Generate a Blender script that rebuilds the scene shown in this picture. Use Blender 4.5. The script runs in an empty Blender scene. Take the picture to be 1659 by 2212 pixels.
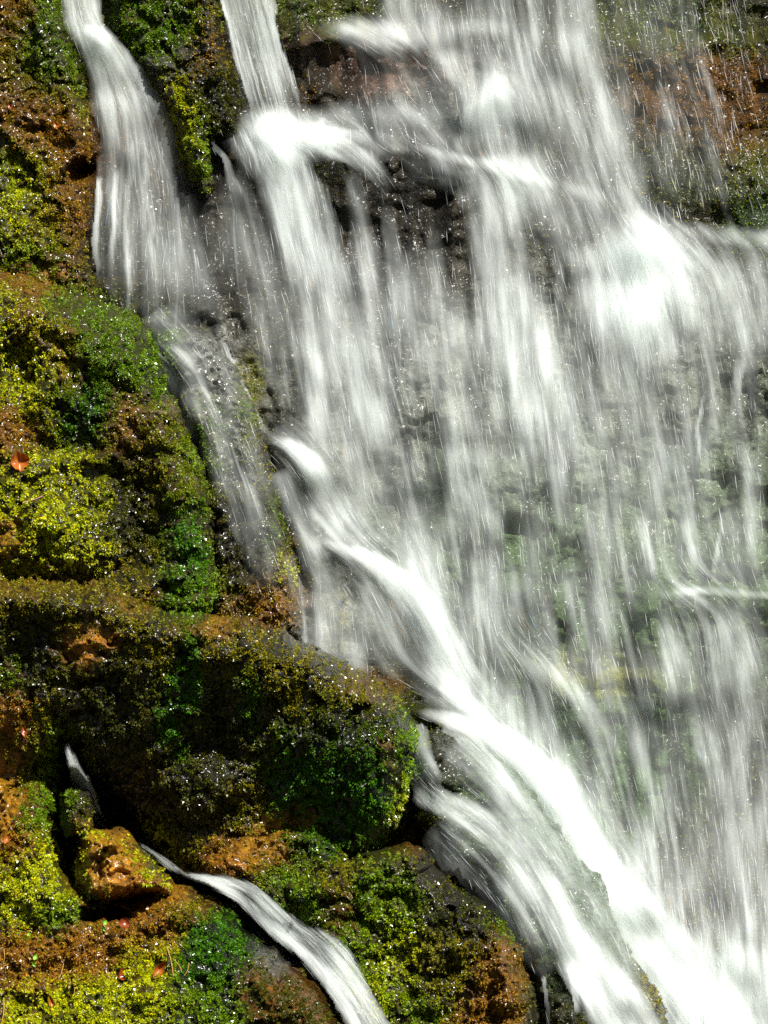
import bpy, math
import numpy as np
from mathutils import Vector

# ------------------------------------------------------------------ camera, sky, sun, exposure
W_PX, H_PX = 1659.0, 2212.0          # drafting frame of the photograph
PPM = 553.0                          # drafting pixels per metre on the plane Y = 0
DIST = 10.0                          # camera distance from that plane
scene = bpy.context.scene
col = scene.collection

cam_d = bpy.data.cameras.new("camera")
cam = bpy.data.objects.new("camera", cam_d)
col.objects.link(cam)
cam.location = (0, -DIST, 0)
cam.rotation_euler = (math.radians(90), 0, 0)
cam_d.sensor_fit = 'VERTICAL'
cam_d.sensor_height = 24.0
cam_d.lens = 24.0 * DIST / 4.0
cam_d.clip_start = 0.1
cam_d.clip_end = 500.0
scene.camera = cam

SUN_TO = np.array([0.36, -0.43, 0.83]); SUN_TO /= np.linalg.norm(SUN_TO)
SUN_EL = math.asin(SUN_TO[2])
SUN_AZ = math.atan2(SUN_TO[0], SUN_TO[1])
world = bpy.data.worlds.new("World")
scene.world = world
world.use_nodes = True
wn = world.node_tree
wn.nodes.clear()
sky = wn.nodes.new("ShaderNodeTexSky")
sky.sky_type = 'NISHITA'
sky.sun_disc = False
sky.sun_elevation = SUN_EL
sky.sun_rotation = SUN_AZ
sky.altitude = 900.0
sky.dust_density = 0.4
bg = wn.nodes.new("ShaderNodeBackground")
bg.inputs['Strength'].default_value = 0.05
wo = wn.nodes.new("ShaderNodeOutputWorld")
wn.links.new(sky.outputs['Color'], bg.inputs['Color'])
wn.links.new(bg.outputs['Background'], wo.inputs['Surface'])

sun_d = bpy.data.lights.new("sun", 'SUN')
sun_d.energy = 5.0
sun_d.angle = math.radians(0.5)
sun_d.color = (1.0, 0.965, 0.90)
sun = bpy.data.objects.new("sun", sun_d)
col.objects.link(sun)
sun.location = tuple(SUN_TO * 30)
sun.rotation_euler = Vector(tuple(-SUN_TO)).to_track_quat('-Z', 'Y').to_euler()

scene.render.engine = 'CYCLES'
scene.view_settings.view_transform = 'Standard'
scene.view_settings.look = 'None'
scene.view_settings.exposure = 1.0
scene.view_settings.gamma = 1.0
scene.view_settings.use_curve_mapping = False
scene.cycles.max_bounces = 6
scene.cycles.diffuse_bounces = 4
scene.cycles.glossy_bounces = 2
scene.cycles.transmission_bounces = 3
scene.cycles.transparent_max_bounces = 64
scene.cycles.sample_clamp_indirect = 4.0
scene.cycles.use_denoising = False
scene.cycles.use_adaptive_sampling = True
scene.cycles.adaptive_threshold = 0.02

rng = np.random.default_rng(7)

# ------------------------------------------------------------------ numpy helpers
def sstep(a, b, x):
    t = np.clip((x - a) / (b - a), 0, 1)
    return t * t * (3 - 2 * t)

_tabs = {}
def vnoise(x, y, seed=0):
    if seed not in _tabs:
        _tabs[seed] = np.random.default_rng(1000 + seed).random((256, 256))
    T = _tabs[seed]
    xi = np.floor(x).astype(int); yi = np.floor(y).astype(int)
    fx = x - xi; fy = y - yi
    fx = fx * fx * fx * (fx * (fx * 6 - 15) + 10); fy = fy * fy * fy * (fy * (fy * 6 - 15) + 10)
    a = T[xi & 255, yi & 255]; b = T[(xi + 1) & 255, yi & 255]
    c = T[xi & 255, (yi + 1) & 255]; d = T[(xi + 1) & 255, (yi + 1) & 255]
    return (a * (1 - fx) + b * fx) * (1 - fy) + (c * (1 - fx) + d * fx) * fy

def fbm(x, y, oct=4, seed=0, gain=0.5):
    s = 0; a = 1; tot = 0
    for o in range(oct):
        ca, sa = math.cos(0.7 * o), math.sin(0.7 * o)
        s = s + a * (vnoise((x * ca - y * sa) * 2 ** o + 17.3 * o, (x * sa + y * ca) * 2 ** o - 9.1 * o, seed + o) * 2 - 1)
        tot += a; a *= gain
    return s / tot

def worley(x, y, seed=0):
    R = np.random.default_rng(5000 + seed)
    J = R.random((64, 64, 3))
    xi = np.floor(x).astype(int); yi = np.floor(y).astype(int)
    f1 = np.full(x.shape, 9.0); f2 = np.full(x.shape, 9.0); val = np.zeros(x.shape)
    for dx in (-1, 0, 1):
        for dy in (-1, 0, 1):
            j = J[(xi + dx) & 63, (yi + dy) & 63]
            d = np.hypot(xi + dx + j[..., 0] - x, yi + dy + j[..., 1] - y)
            near = d < f1
            f2 = np.where(near, f1, np.minimum(f2, d))
            val = np.where(near, j[..., 2], val)
            f1 = np.where(near, d, f1)
    return f1, f2, val

def facets(x, y, seed=0):
    """broken stone: every cell is a plane of its own tilt"""
    J = np.random.default_rng(7000 + seed).random((64, 64, 5))
    xi = np.floor(x).astype(int); yi = np.floor(y).astype(int)
    f1 = np.full(x.shape, 9.0); h = np.zeros(x.shape)
    for dx in (-1, 0, 1):
        for dy in (-1, 0, 1):
            j = J[(xi + dx) & 63, (yi + dy) & 63]
            ox, oy = xi + dx + j[..., 0] - x, yi + dy + j[..., 1] - y
            d = np.abs(ox) * .8 + np.abs(oy) + .25 * np.hypot(ox, oy)
            near = d < f1
            h = np.where(near, (j[..., 2] - .5) * 1.6 * ox + (j[..., 3] - .5) * 1.6 * oy + (j[..., 4] - .5) * .5, h)
            f1 = np.where(near, d, f1)
    return h

def poly_sd(P, U, V, chunk=60000):
    """signed distance to the closed polygon P, positive inside"""
    P = np.asarray(P, float); Q = np.roll(P, -1, 0)
    u = U.ravel(); v = V.ravel(); out = np.empty(u.size)
    for s in range(0, u.size, chunk):
        x = u[s:s + chunk, None]; y = v[s:s + chunk, None]
        ex = Q[:, 0] - P[:, 0]; ey = Q[:, 1] - P[:, 1]
        wx = x - P[:, 0]; wy = y - P[:, 1]
        t = np.clip((wx * ex + wy * ey) / (ex * ex + ey * ey + 1e-9), 0, 1)
        d = np.sqrt(((wx - t * ex) ** 2 + (wy - t * ey) ** 2).min(1))
        cond = ((P[:, 1] <= y) & (Q[:, 1] > y)) | ((P[:, 1] > y) & (Q[:, 1] <= y))
        xc = P[:, 0] + (y - P[:, 1]) / np.where(np.abs(ey) < 1e-9, 1e-9, ey) * ex
        ins = ((cond & (x < xc)).sum(1) % 2) == 1
        out[s:s + chunk] = np.where(ins, d, -d)
    return out.reshape(U.shape)

def line_field(pts, U, V):
    """distance to a polyline whose points carry extra values, and those values at the closest place"""
    P = np.asarray(pts, float)
    best = np.full(U.shape, 1e9); vals = np.zeros(U.shape + (P.shape[1] - 2,)); tan = np.zeros(U.shape + (2,))
    side = np.zeros(U.shape)
    for a, b in zip(P[:-1], P[1:]):
        e = b[:2] - a[:2]; L2 = e @ e
        t = np.clip(((U - a[0]) * e[0] + (V - a[1]) * e[1]) / L2, 0, 1)
        dx = U - a[0] - t * e[0]; dy = V - a[1] - t * e[1]
        d = np.hypot(dx, dy)
        m = d < best
        best = np.where(m, d, best)
        vals = np.where(m[..., None], a[2:] * (1 - t[..., None]) + b[2:] * t[..., None], vals)
        tan = np.where(m[..., None], e / math.sqrt(L2), tan)
        side = np.where(m, dx * e[1] - dy * e[0], side)
    return best, vals, tan, np.sign(side)

def smooth_closed(P, it=2):
    P = np.asarray(P, float)
    for _ in range(it):
        Q = np.roll(P, -1, 0)
        P = np.stack([P * .75 + Q * .25, P * .25 + Q * .75], 1).reshape(-1, 2)
    return P

def smooth_open(P, it=2):
    P = np.asarray(P, float)
    for _ in range(it):
        a, b = P[:-1], P[1:]
        M = np.stack([a * .75 + b * .25, a * .25 + b * .75], 1).reshape(-1, P.shape[1])
        P = np.vstack([P[:1], M[1:-1], P[-1:]])
    return P

def world_pos(u, v, y):
    """drafting pixel + depth -> world point"""
    k = 1 + y / DIST
    return (u - W_PX / 2) / PPM * k, y, (H_PX / 2 - v) / PPM * k

def blur(A, n, it=3):
    for _ in range(it):
        for ax in (0, 1):
            pad = [(0, 0), (0, 0)]; pad[ax] = (n + 1, n)
            c = np.cumsum(np.pad(A, pad, mode='edge'), ax)
            k = 2 * n + 1
            A = (np.take(c, range(k, c.shape[ax]), ax) - np.take(c, range(0, c.shape[ax] - k), ax)) / k
    return A

class Grid:
    """a bilinear map over drafting pixels"""
    def __init__(s, A, u0, v0, step): s.A, s.u0, s.v0, s.s = A, u0, v0, step
    def __call__(s, u, v):
        A = s.A
        x = np.clip((u - s.u0) / s.s, 0, A.shape[1] - 1.001); y = np.clip((v - s.v0) / s.s, 0, A.shape[0] - 1.001)
        xi = x.astype(int); yi = y.astype(int); fx = x - xi; fy = y - yi
        return (A[yi, xi] * (1 - fx) + A[yi, xi + 1] * fx) * (1 - fy) + (A[yi + 1, xi] * (1 - fx) + A[yi + 1, xi + 1] * fx) * fy

def make_mesh(name, co, faces, nside, mat, parent=None, attrs=(), smooth=True):
    me = bpy.data.meshes.new(name)
    nf = len(faces)
    me.vertices.add(len(co)); me.vertices.foreach_set('co', np.ascontiguousarray(co, np.float32).ravel())
    me.loops.add(nf * nside); me.loops.foreach_set('vertex_index', np.ascontiguousarray(faces, np.int32).ravel())
    me.polygons.add(nf)
    me.polygons.foreach_set('loop_start', np.arange(0, nf * nside, nside, dtype=np.int32))
    if smooth: me.polygons.foreach_set('use_smooth', np.ones(nf, bool))
    for an, kind, data in attrs:
        at = me.attributes.new(an, kind, 'POINT')
        if kind == 'FLOAT_COLOR':
            d = np.ones((len(co), 4), np.float32); d[:, :3] = data
            at.data.foreach_set('color', d.ravel())
        else:
            at.data.foreach_set('value', np.ascontiguousarray(data, np.float32))
    me.update(); me.validate()
    me.materials.append(mat)
    o = bpy.data.objects.new(name, me)
    col.objects.link(o)
    if parent is not None: o.parent = parent
    return o

def tag(o, label=None, cat=None, group=None, kind=None):
    if label: o['label'] = label
    if cat: o['category'] = cat
    if group: o['group'] = group
    if kind: o['kind'] = kind
    return o

# ------------------------------------------------------------------ materials
def new_mat(name):
    m = bpy.data.materials.new(name); m.use_nodes = True
    nt = m.node_tree; nt.nodes.clear()
    out = nt.nodes.new('ShaderNodeOutputMaterial')
    return m, nt, out

def N(nt, t, **kw):
    n = nt.nodes.new(t)
    for k, v in kw.items():
        if k in n.inputs: n.inputs[k].default_value = v
        else: setattr(n, k, v)
    return n

def rock_material(name, coat, lo=0.12, hi=1.7):
    m, nt, out = new_mat(name)
    L = nt.links.new
    b = N(nt, 'ShaderNodeBsdfPrincipled')
    b.inputs['IOR'].default_value = 1.45
    at = N(nt, 'ShaderNodeAttribute', attribute_name='tint')
    tc = N(nt, 'ShaderNodeTexCoord')
    n1 = N(nt, 'ShaderNodeTexNoise', Scale=38.0, Detail=6.0, Roughness=0.65)
    n2 = N(nt, 'ShaderNodeTexNoise', Scale=120.0, Detail=3.0, Roughness=0.6)
    n3 = N(nt, 'ShaderNodeTexVoronoi', Scale=70.0)
    for n in (n1, n2, n3): L(tc.outputs['Object'], n.inputs['Vector'])
    r1 = N(nt, 'ShaderNodeMapRange'); r1.inputs[1].default_value = 0.3; r1.inputs[2].default_value = 0.7
    r1.inputs[3].default_value = lo; r1.inputs[4].default_value = hi
    L(n1.outputs['Fac'], r1.inputs[0])
    mx = N(nt, 'ShaderNodeVectorMath', operation='SCALE')
    L(at.outputs['Color'], mx.inputs[0]); L(r1.outputs[0], mx.inputs['Scale'])
    L(mx.outputs[0], b.inputs['Base Color'])
    r2 = N(nt, 'ShaderNodeMapRange'); r2.inputs[1].default_value = 0.35; r2.inputs[2].default_value = 0.65
    r2.inputs[3].default_value = 0.35; r2.inputs[4].default_value = 0.6
    L(n2.outputs['Fac'], r2.inputs[0]); L(r2.outputs[0], b.inputs['Roughness'])
    bu1 = N(nt, 'ShaderNodeBump', Strength=0.9, Distance=0.02)
    L(n1.outputs['Fac'], bu1.inputs['Height'])
    bu2 = N(nt, 'ShaderNodeBump', Strength=0.8, Distance=0.006)
    L(n2.outputs['Fac'], bu2.inputs['Height']); L(bu1.outputs[0], bu2.inputs['Normal'])
    bu3 = N(nt, 'ShaderNodeBump', Strength=0.5, Distance=0.006)
    L(n3.outputs['Distance'], bu3.inputs['Height']); L(bu2.outputs[0], bu3.inputs['Normal'])
    L(bu3.outputs[0], b.inputs['Normal'])
    # the film of water over the stone: smooth rounded ripples that catch the sun
    b.inputs['Specular IOR Level'].default_value = 0.15
    nw = N(nt, 'ShaderNodeTexNoise', Scale=7.0, Detail=3.0); L(tc.outputs['Object'], nw.inputs['Vector'])
    rw = N(nt, 'ShaderNodeMapRange'); rw.inputs[1].default_value = 0.42; rw.inputs[2].default_value = 0.62
    rw.inputs[3].default_value = coat * .4; rw.inputs[4].default_value = coat
    L(nw.outputs['Fac'], rw.inputs[0]); L(rw.outputs[0], b.inputs['Coat Weight'])
    b.inputs['Coat Roughness'].default_value = 0.22
    b.inputs['Coat IOR'].default_value = 1.45
    n4 = N(nt, 'ShaderNodeTexNoise', Scale=48.0, Detail=0.5, Roughness=0.4)
    n5 = N(nt, 'ShaderNodeTexNoise', Scale=22.0, Detail=1.0, Roughness=0.5)
    L(tc.outputs['Object'], n4.inputs['Vector']); L(tc.outputs['Object'], n5.inputs['Vector'])
    c1 = N(nt, 'ShaderNodeBump', Strength=1.0, Distance=0.03); L(n5.outputs['Fac'], c1.inputs['Height'])
    c2 = N(nt, 'ShaderNodeBump', Strength=1.0, Distance=0.014); L(n4.outputs['Fac'], c2.inputs['Height']); L(c1.outputs[0], c2.inputs['Normal'])
    L(c2.outputs[0], b.inputs['Coat Normal'])
    L(b.outputs[0], out.inputs[0])
    return m

def moss_material():
    m, nt, out = new_mat('wet_moss')
    L = nt.links.new
    at = N(nt, 'ShaderNodeAttribute', attribute_name='tint')
    b = N(nt, 'ShaderNodeBsdfPrincipled')
    b.inputs['Roughness'].default_value = 0.45
    b.inputs['Specular IOR Level'].default_value = 0.1
    b.inputs['Coat Roughness'].default_value = 0.24
    tc = N(nt, 'ShaderNodeTexCoord')
    nw = N(nt, 'ShaderNodeTexNoise', Scale=9.0, Detail=3.0); L(tc.outputs['Object'], nw.inputs['Vector'])
    rw = N(nt, 'ShaderNodeMapRange'); rw.inputs[1].default_value = 0.42; rw.inputs[2].default_value = 0.62
    rw.inputs[3].default_value = 0.25; rw.inputs[4].default_value = 1.0
    L(nw.outputs['Fac'], rw.inputs[0]); L(rw.outputs[0], b.inputs['Coat Weight'])
    b.inputs['Coat IOR'].default_value = 1.5
    b.inputs['IOR'].default_value = 1.45
    L(at.outputs['Color'], b.inputs['Base Color'])
    t = N(nt, 'ShaderNodeBsdfTranslucent')
    sc = N(nt, 'ShaderNodeVectorMath', operation='SCALE'); sc.inputs['Scale'].default_value = 1.3
    L(at.outputs['Color'], sc.inputs[0]); L(sc.outputs[0], t.inputs['Color'])
    mx = N(nt, 'ShaderNodeMixShader'); mx.inputs[0].default_value = 0.28
    L(b.outputs[0], mx.inputs[1]); L(t.outputs[0], mx.inputs[2]); L(mx.outputs[0], out.inputs[0])
    return m

def water_material():
    m, nt, out = new_mat('white_water')
    L = nt.links.new
    op = N(nt, 'ShaderNodeAttribute', attribute_name='opacity')
    sd = N(nt, 'ShaderNodeAttribute', attribute_name='across')
    cl = N(nt, 'ShaderNodeAttribute', attribute_name='tint')
    sq = N(nt, 'ShaderNodeMath', operation='MULTIPLY'); L(sd.outputs['Fac'], sq.inputs[0]); L(sd.outputs['Fac'], sq.inputs[1])
    iv = N(nt, 'ShaderNodeMath', operation='SUBTRACT'); iv.inputs[0].default_value = 1.0; L(sq.outputs[0], iv.inputs[1])
    i2 = N(nt, 'ShaderNodeMath', operation='MULTIPLY'); L(iv.outputs[0], i2.inputs[0]); L(iv.outputs[0], i2.inputs[1])
    fa = N(nt, 'ShaderNodeMath', operation='MULTIPLY', use_clamp=True); L(i2.outputs[0], fa.inputs[0]); L(op.outputs['Fac'], fa.inputs[1])
    d = N(nt, 'ShaderNodeBsdfDiffuse'); t = N(nt, 'ShaderNodeBsdfTranslucent')
    L(cl.outputs['Color'], d.inputs['Color']); L(cl.outputs['Color'], t.inputs['Color'])
    mw = N(nt, 'ShaderNodeMixShader'); mw.inputs[0].default_value = 0.5
    L(d.outputs[0], mw.inputs[1]); L(t.outputs[0], mw.inputs[2])
    tr = N(nt, 'ShaderNodeBsdfTransparent')
    mx = N(nt, 'ShaderNodeMixShader')
    L(fa.outputs[0], mx.inputs[0]); L(tr.outputs[0], mx.inputs[1]); L(mw.outputs[0], mx.inputs[2])
    L(mx.outputs[0], out.inputs[0])
    return m

def leaf_material(name, c1, c2, rough=0.3):
    m, nt, out = new_mat(name)
    L = nt.links.new
    b = N(nt, 'ShaderNodeBsdfPrincipled'); b.inputs['Roughness'].default_value = rough
    tc = N(nt, 'ShaderNodeTexCoord'); n = N(nt, 'ShaderNodeTexNoise', Scale=60.0, Detail=4.0)
    L(tc.outputs['Object'], n.inputs['Vector'])
    r = N(nt, 'ShaderNodeValToRGB')
    r.color_ramp.elements[0].position = 0.35; r.color_ramp.elements[1].position = 0.65
    r.color_ramp.elements[0].color = (*c1, 1); r.color_ramp.elements[1].color = (*c2, 1)
    L(n.outputs['Fac'], r.inputs[0]); L(r.outputs[0], b.inputs['Base Color'])
    bu = N(nt, 'ShaderNodeBump', Strength=0.4, Distance=0.003); L(n.outputs['Fac'], bu.inputs['Height']); L(bu.outputs[0], b.inputs['Normal'])
    t = N(nt, 'ShaderNodeBsdfTranslucent'); L(r.outputs[0], t.inputs['Color'])
    mx = N(nt, 'ShaderNodeMixShader'); mx.inputs[0].default_value = 0.3
    L(b.outputs[0], mx.inputs[1]); L(t.outputs[0], mx.inputs[2]); L(mx.outputs[0], out.inputs[0])
    return m

M_ROCK, M_CLIFF, M_MOSS, M_WATER = rock_material('wet_rock', 1.0), rock_material('wet_cliff_rock', 0.3, 0.5, 1.3), moss_material(), water_material()
M_LEAF = leaf_material('fallen_leaf_orange', (0.36, 0.08, 0.010), (0.52, 0.17, 0.025))
M_RED = leaf_material('fallen_leaf_red', (0.20, 0.035, 0.008), (0.34, 0.075, 0.015))
M_STRAW = leaf_material('dry_straw', (0.42, 0.24, 0.04), (0.55, 0.36, 0.08), 0.4)
M_TWIG = leaf_material('brown_twig', (0.16, 0.07, 0.025), (0.26, 0.12, 0.04), 0.4)
M_SPROUT = leaf_material('lime_seedling', (0.16, 0.42, 0.02), (0.28, 0.55, 0.04), 0.35)

# ------------------------------------------------------------------ colours of stone, moss and some painted shade, by place on the rocks
C = dict(
    lime=(0.40, 0.42, 0.003), green=(0.110, 0.200, 0.002), emerald=(0.045, 0.150, 0.002), olive=(0.175, 0.155, 0.003),
    brownmoss=(0.270, 0.130, 0.006), darkmoss=(0.050, 0.056, 0.003),  # the dark moss tone also carries painted shade on boulder and bulge
    brown=(0.240, 0.100, 0.008), gold=(0.300, 0.145, 0.006), orange=(0.320, 0.125, 0.007), dark=(0.024, 0.020, 0.012),  # the dark stone tone doubles as painted shade on some rocks
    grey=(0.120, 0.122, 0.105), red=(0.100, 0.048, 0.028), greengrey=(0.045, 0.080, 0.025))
# (u, v, ru, rv, moss colour or None, moss cover, stone colour, weight)
PAINT = [
    # upper left face
    (120, 100, 95, 110, 'green', 1.0, 'olive', 1), (30, 60, 45, 90, 'brownmoss', .6, 'brown', 1),
    (110, 270, 120, 110, 'brownmoss', .55, 'brown', 1.3), (40, 430, 85, 110, 'lime', .9, 'olive', 1), (0, 370, 60, 60, 'green', .9, 'olive', .8),
    (140, 470, 60, 110, 'brownmoss', .6, 'brown', 1), (175, 200, 25, 70, 'green', 1, 'olive', 1), (60, 540, 110, 40, 'green', .9, 'brown', .8),
    # ridge between the stream and the jet
    (300, 50, 90, 70, 'green', 1, 'olive', 1.2), (380, 60, 60, 60, 'green', .8, 'dark', .8), (440, 90, 45, 70, 'brownmoss', .3, 'dark', 1),
    (400, 270, 28, 100, 'lime', .9, 'olive', 1.1), (425, 330, 18, 90, 'green', 1, 'olive', 1.2), (480, 230, 55, 60, 'darkmoss', .6, 'dark', 1.2),
    (370, 150, 70, 40, 'darkmoss', .4, 'grey', 1), (365, 330, 25, 90, 'brownmoss', .4, 'brown', 1),
    # left bulge
    (60, 605, 90, 26, 'olive', .45, 'orange', 1.1), (200, 660, 90, 40, 'green', .9, 'olive', 1), (40, 760, 60, 110, 'lime', .75, 'dark', .9), (150, 760, 40, 70, 'brownmoss', .3, 'orange', .8),
    (260, 760, 110, 90, 'green', 1, 'olive', 1), (330, 790, 50, 70, 'green', 1, 'dark', 1.1), (260, 900, 50, 60, 'brownmoss', .3, 'brown', .8),
    (200, 880, 60, 60, 'emerald', .9, 'dark', .8), (420, 960, 60, 90, 'green', 1, 'olive', 1.2), (360, 1000, 70, 110, 'olive', .8, 'brown', 1), (60, 700, 40, 60, 'orange', .3, 'orange', .5),
    (110, 1060, 110, 75, 'lime', 1, 'olive', 1.6), (130, 1170, 90, 60, 'lime', 1, 'olive', 1.4), (25, 930, 40, 45, 'brownmoss', .5, 'brown', 1), (25, 1165, 40, 35, None, 0, 'gold', 1.6),
    (290, 1090, 80, 120, 'darkmoss', .7, 'dark', 1.6), (400, 1200, 40, 120, 'emerald', 1, 'olive', 1.3), (420, 1290, 50, 50, 'green', 1, 'olive', 1.2), (300, 1230, 70, 50, 'olive', .7, 'dark', 1),  # first patch paints the shade right of the lime mound
    # grey strip
    (440, 830, 80, 110, None, 0, 'grey', 1.6), (490, 960, 50, 80, 'darkmoss', .2, 'grey', 1.4), (535, 860, 20, 80, 'green', .8, 'olive', 1.1), (555, 1000, 30, 70, 'olive', .5, 'grey', 1),
    (560, 1180, 60, 110, 'darkmoss', .25, 'dark', 1.4), (635, 1240, 20, 60, 'lime', .9, 'brown', 1.2), (590, 1300, 60, 40, 'brownmoss', .4, 'brown', 1), (600, 1140, 15, 60, 'green', .9, 'olive', .8),
    # big boulder: its self-shadowed face is painted dark, shade put into the colour
    (90, 1265, 120, 20, 'olive', .6, 'gold', .9), (285, 1300, 40, 18, 'olive', .4, 'gold', 1.1), (440, 1350, 60, 18, 'brownmoss', .3, 'gold', 1.1), (200, 1400, 45, 35, None, .1, 'orange', 1.4),
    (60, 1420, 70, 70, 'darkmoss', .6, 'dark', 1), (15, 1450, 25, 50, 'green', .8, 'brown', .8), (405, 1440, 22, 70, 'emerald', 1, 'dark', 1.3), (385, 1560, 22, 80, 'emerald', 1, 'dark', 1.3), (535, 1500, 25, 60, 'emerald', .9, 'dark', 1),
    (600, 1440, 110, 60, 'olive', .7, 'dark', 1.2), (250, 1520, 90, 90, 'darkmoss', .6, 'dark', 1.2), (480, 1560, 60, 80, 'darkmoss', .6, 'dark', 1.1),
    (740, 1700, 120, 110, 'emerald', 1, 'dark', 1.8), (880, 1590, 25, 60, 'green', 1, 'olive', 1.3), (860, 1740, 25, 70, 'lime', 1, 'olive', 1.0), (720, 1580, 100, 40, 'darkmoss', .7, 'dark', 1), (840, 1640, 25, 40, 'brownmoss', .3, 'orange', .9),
    (800, 1490, 60, 30, 'olive', .7, 'brown', 1), (820, 1810, 60, 35, 'green', 1, 'olive', 1), (880, 1800, 40, 30, 'brownmoss', .3, 'brown', 1),
    # small tiers under it
    (440, 1700, 80, 60, 'darkmoss', .5, 'dark', 1.1), (540, 1720, 40, 40, 'olive', .8, 'dark', 1), (640, 1770, 70, 30, None, .1, 'gold', 1.4), (560, 1820, 50, 30, 'brownmoss', .2, 'gold', 1.0), (500, 1850, 60, 25, 'brownmoss', .3, 'orange', 1),
    (270, 1700, 60, 60, None, .1, 'dark', 1.2),  # shadow at the boulder's lower left, painted into the stone colour
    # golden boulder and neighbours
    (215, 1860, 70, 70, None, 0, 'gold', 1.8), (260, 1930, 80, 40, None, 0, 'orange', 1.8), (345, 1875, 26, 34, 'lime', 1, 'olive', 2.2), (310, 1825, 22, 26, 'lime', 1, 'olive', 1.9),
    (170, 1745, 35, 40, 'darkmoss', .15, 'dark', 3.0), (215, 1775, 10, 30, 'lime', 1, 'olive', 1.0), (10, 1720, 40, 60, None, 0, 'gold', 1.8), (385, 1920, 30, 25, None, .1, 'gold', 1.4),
    # left bank
    (130, 1650, 40, 60, 'green', 1, 'olive', 1.1), (70, 1640, 50, 80, 'olive', .6, 'brown', 1), (15, 1580, 40, 60, 'brownmoss', .4, 'orange', .9), (95, 1760, 50, 60, 'green', .8, 'brown', 1),
    (110, 1880, 60, 60, 'lime', .95, 'olive', 1.4), (40, 1930, 60, 50, 'lime', .9, 'olive', 1), (130, 1950, 60, 40, 'green', 1, 'olive', 1.1), (30, 1830, 40, 50, 'brownmoss', .5, 'orange', 1),
    (150, 2060, 120, 45, 'brownmoss', .4, 'orange', 1.5), (310, 2010, 70, 40, 'brownmoss', .5, 'brown', 1.2), (60, 2100, 80, 50, 'brownmoss', .5, 'orange', 1.2),
    (230, 2170, 140, 60, 'lime', .95, 'olive', 1.5), (330, 2060, 60, 40, 'lime', .8, 'olive', .9), (60, 2190, 70, 40, 'lime', .7, 'brown', 1), (290, 2110, 70, 40, 'lime', .8, 'brown', 1),
    (460, 2050, 70, 70, 'emerald', .9, 'dark', 1.3), (420, 1960, 50, 30, 'olive', .6, 'brown', 1), (430, 2170, 80, 60, 'green', .9, 'dark', 1.2), (590, 2080, 60, 30, 'darkmoss', .2, 'grey', 1.2), (620, 2170, 90, 50, 'darkmoss', .5, 'brown', 1.3), (520, 2110, 40, 25, 'darkmoss', .2, 'dark', 1),
    # right of the small stream
    (640, 1920, 50, 60, 'green', 1, 'olive', 1.2), (720, 1880, 70, 40, 'olive', .8, 'dark', 1), (720, 1960, 60, 40, 'darkmoss', .4, 'brown', 1), (830, 1960, 60, 70, 'green', 1, 'olive', 1.3), (850, 2080, 60, 110, 'lime', .8, 'olive', 1.0), (800, 2060, 60, 60, 'green', 1, 'olive', 1.3), (880, 2170, 60, 60, 'green', 1, 'olive', 1.2),
    (910, 1890, 50, 50, 'darkmoss', .15, 'dark', 1.6), (990, 1990, 90, 60, 'darkmoss', .5, 'dark', 1.4), (960, 2100, 70, 70, 'olive', .7, 'dark', 1.2), (1090, 2110, 60, 70, 'brownmoss', .3, 'brown', 1.5), (1100, 1990, 40, 40, 'green', .9, 'dark', 1), (1050, 2190, 60, 40, 'brownmoss', .5, 'brown', 1),
    # cliff
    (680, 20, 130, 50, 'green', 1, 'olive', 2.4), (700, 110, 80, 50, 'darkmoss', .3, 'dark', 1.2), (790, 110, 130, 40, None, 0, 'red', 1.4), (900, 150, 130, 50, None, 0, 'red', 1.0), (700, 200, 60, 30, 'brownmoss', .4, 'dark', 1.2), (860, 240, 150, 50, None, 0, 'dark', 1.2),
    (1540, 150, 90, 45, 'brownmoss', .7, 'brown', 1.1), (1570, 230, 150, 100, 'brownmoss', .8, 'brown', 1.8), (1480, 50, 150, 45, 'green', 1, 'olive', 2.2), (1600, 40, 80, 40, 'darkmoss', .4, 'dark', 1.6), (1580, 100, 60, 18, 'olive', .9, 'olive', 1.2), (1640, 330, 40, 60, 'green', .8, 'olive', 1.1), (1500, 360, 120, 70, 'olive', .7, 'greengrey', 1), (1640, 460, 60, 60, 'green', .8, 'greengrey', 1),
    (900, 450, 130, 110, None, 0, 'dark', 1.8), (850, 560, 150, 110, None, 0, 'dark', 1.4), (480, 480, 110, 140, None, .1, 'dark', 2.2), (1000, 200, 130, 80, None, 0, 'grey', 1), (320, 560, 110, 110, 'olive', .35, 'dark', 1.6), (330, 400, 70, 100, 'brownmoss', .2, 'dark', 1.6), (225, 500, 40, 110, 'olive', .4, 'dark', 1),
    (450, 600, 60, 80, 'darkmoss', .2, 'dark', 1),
    (1150, 900, 500, 300, None, 0, 'grey', .4), (1300, 1150, 500, 400, None, 0, 'greengrey', .3), (950, 1050, 30, 80, 'emerald', .2, 'greengrey', 1.2), (1110, 1200, 30, 70, 'emerald', .2, 'greengrey', 1.2), (1210, 1150, 60, 90, None, 0, 'greengrey', 1), (1300, 1460, 120, 40, 'olive', .3, 'olive', .9), (1300, 1600, 200, 200, None, 0, 'greengrey', .6),
    (700, 1300, 90, 120, None, 0, 'grey', 1), (730, 1340, 20, 60, 'green', .7, 'olive', .9),
    (1150, 1720, 160, 160, None, .05, 'greengrey', 1.6), (1230, 2000, 120, 160, None, .05, 'greengrey', 1.6), (980, 1640, 60, 60, None, 0, 'dark', 1.2), (1220, 2190, 60, 60, 'darkmoss', .2, 'dark', 1.5),
]
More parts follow.
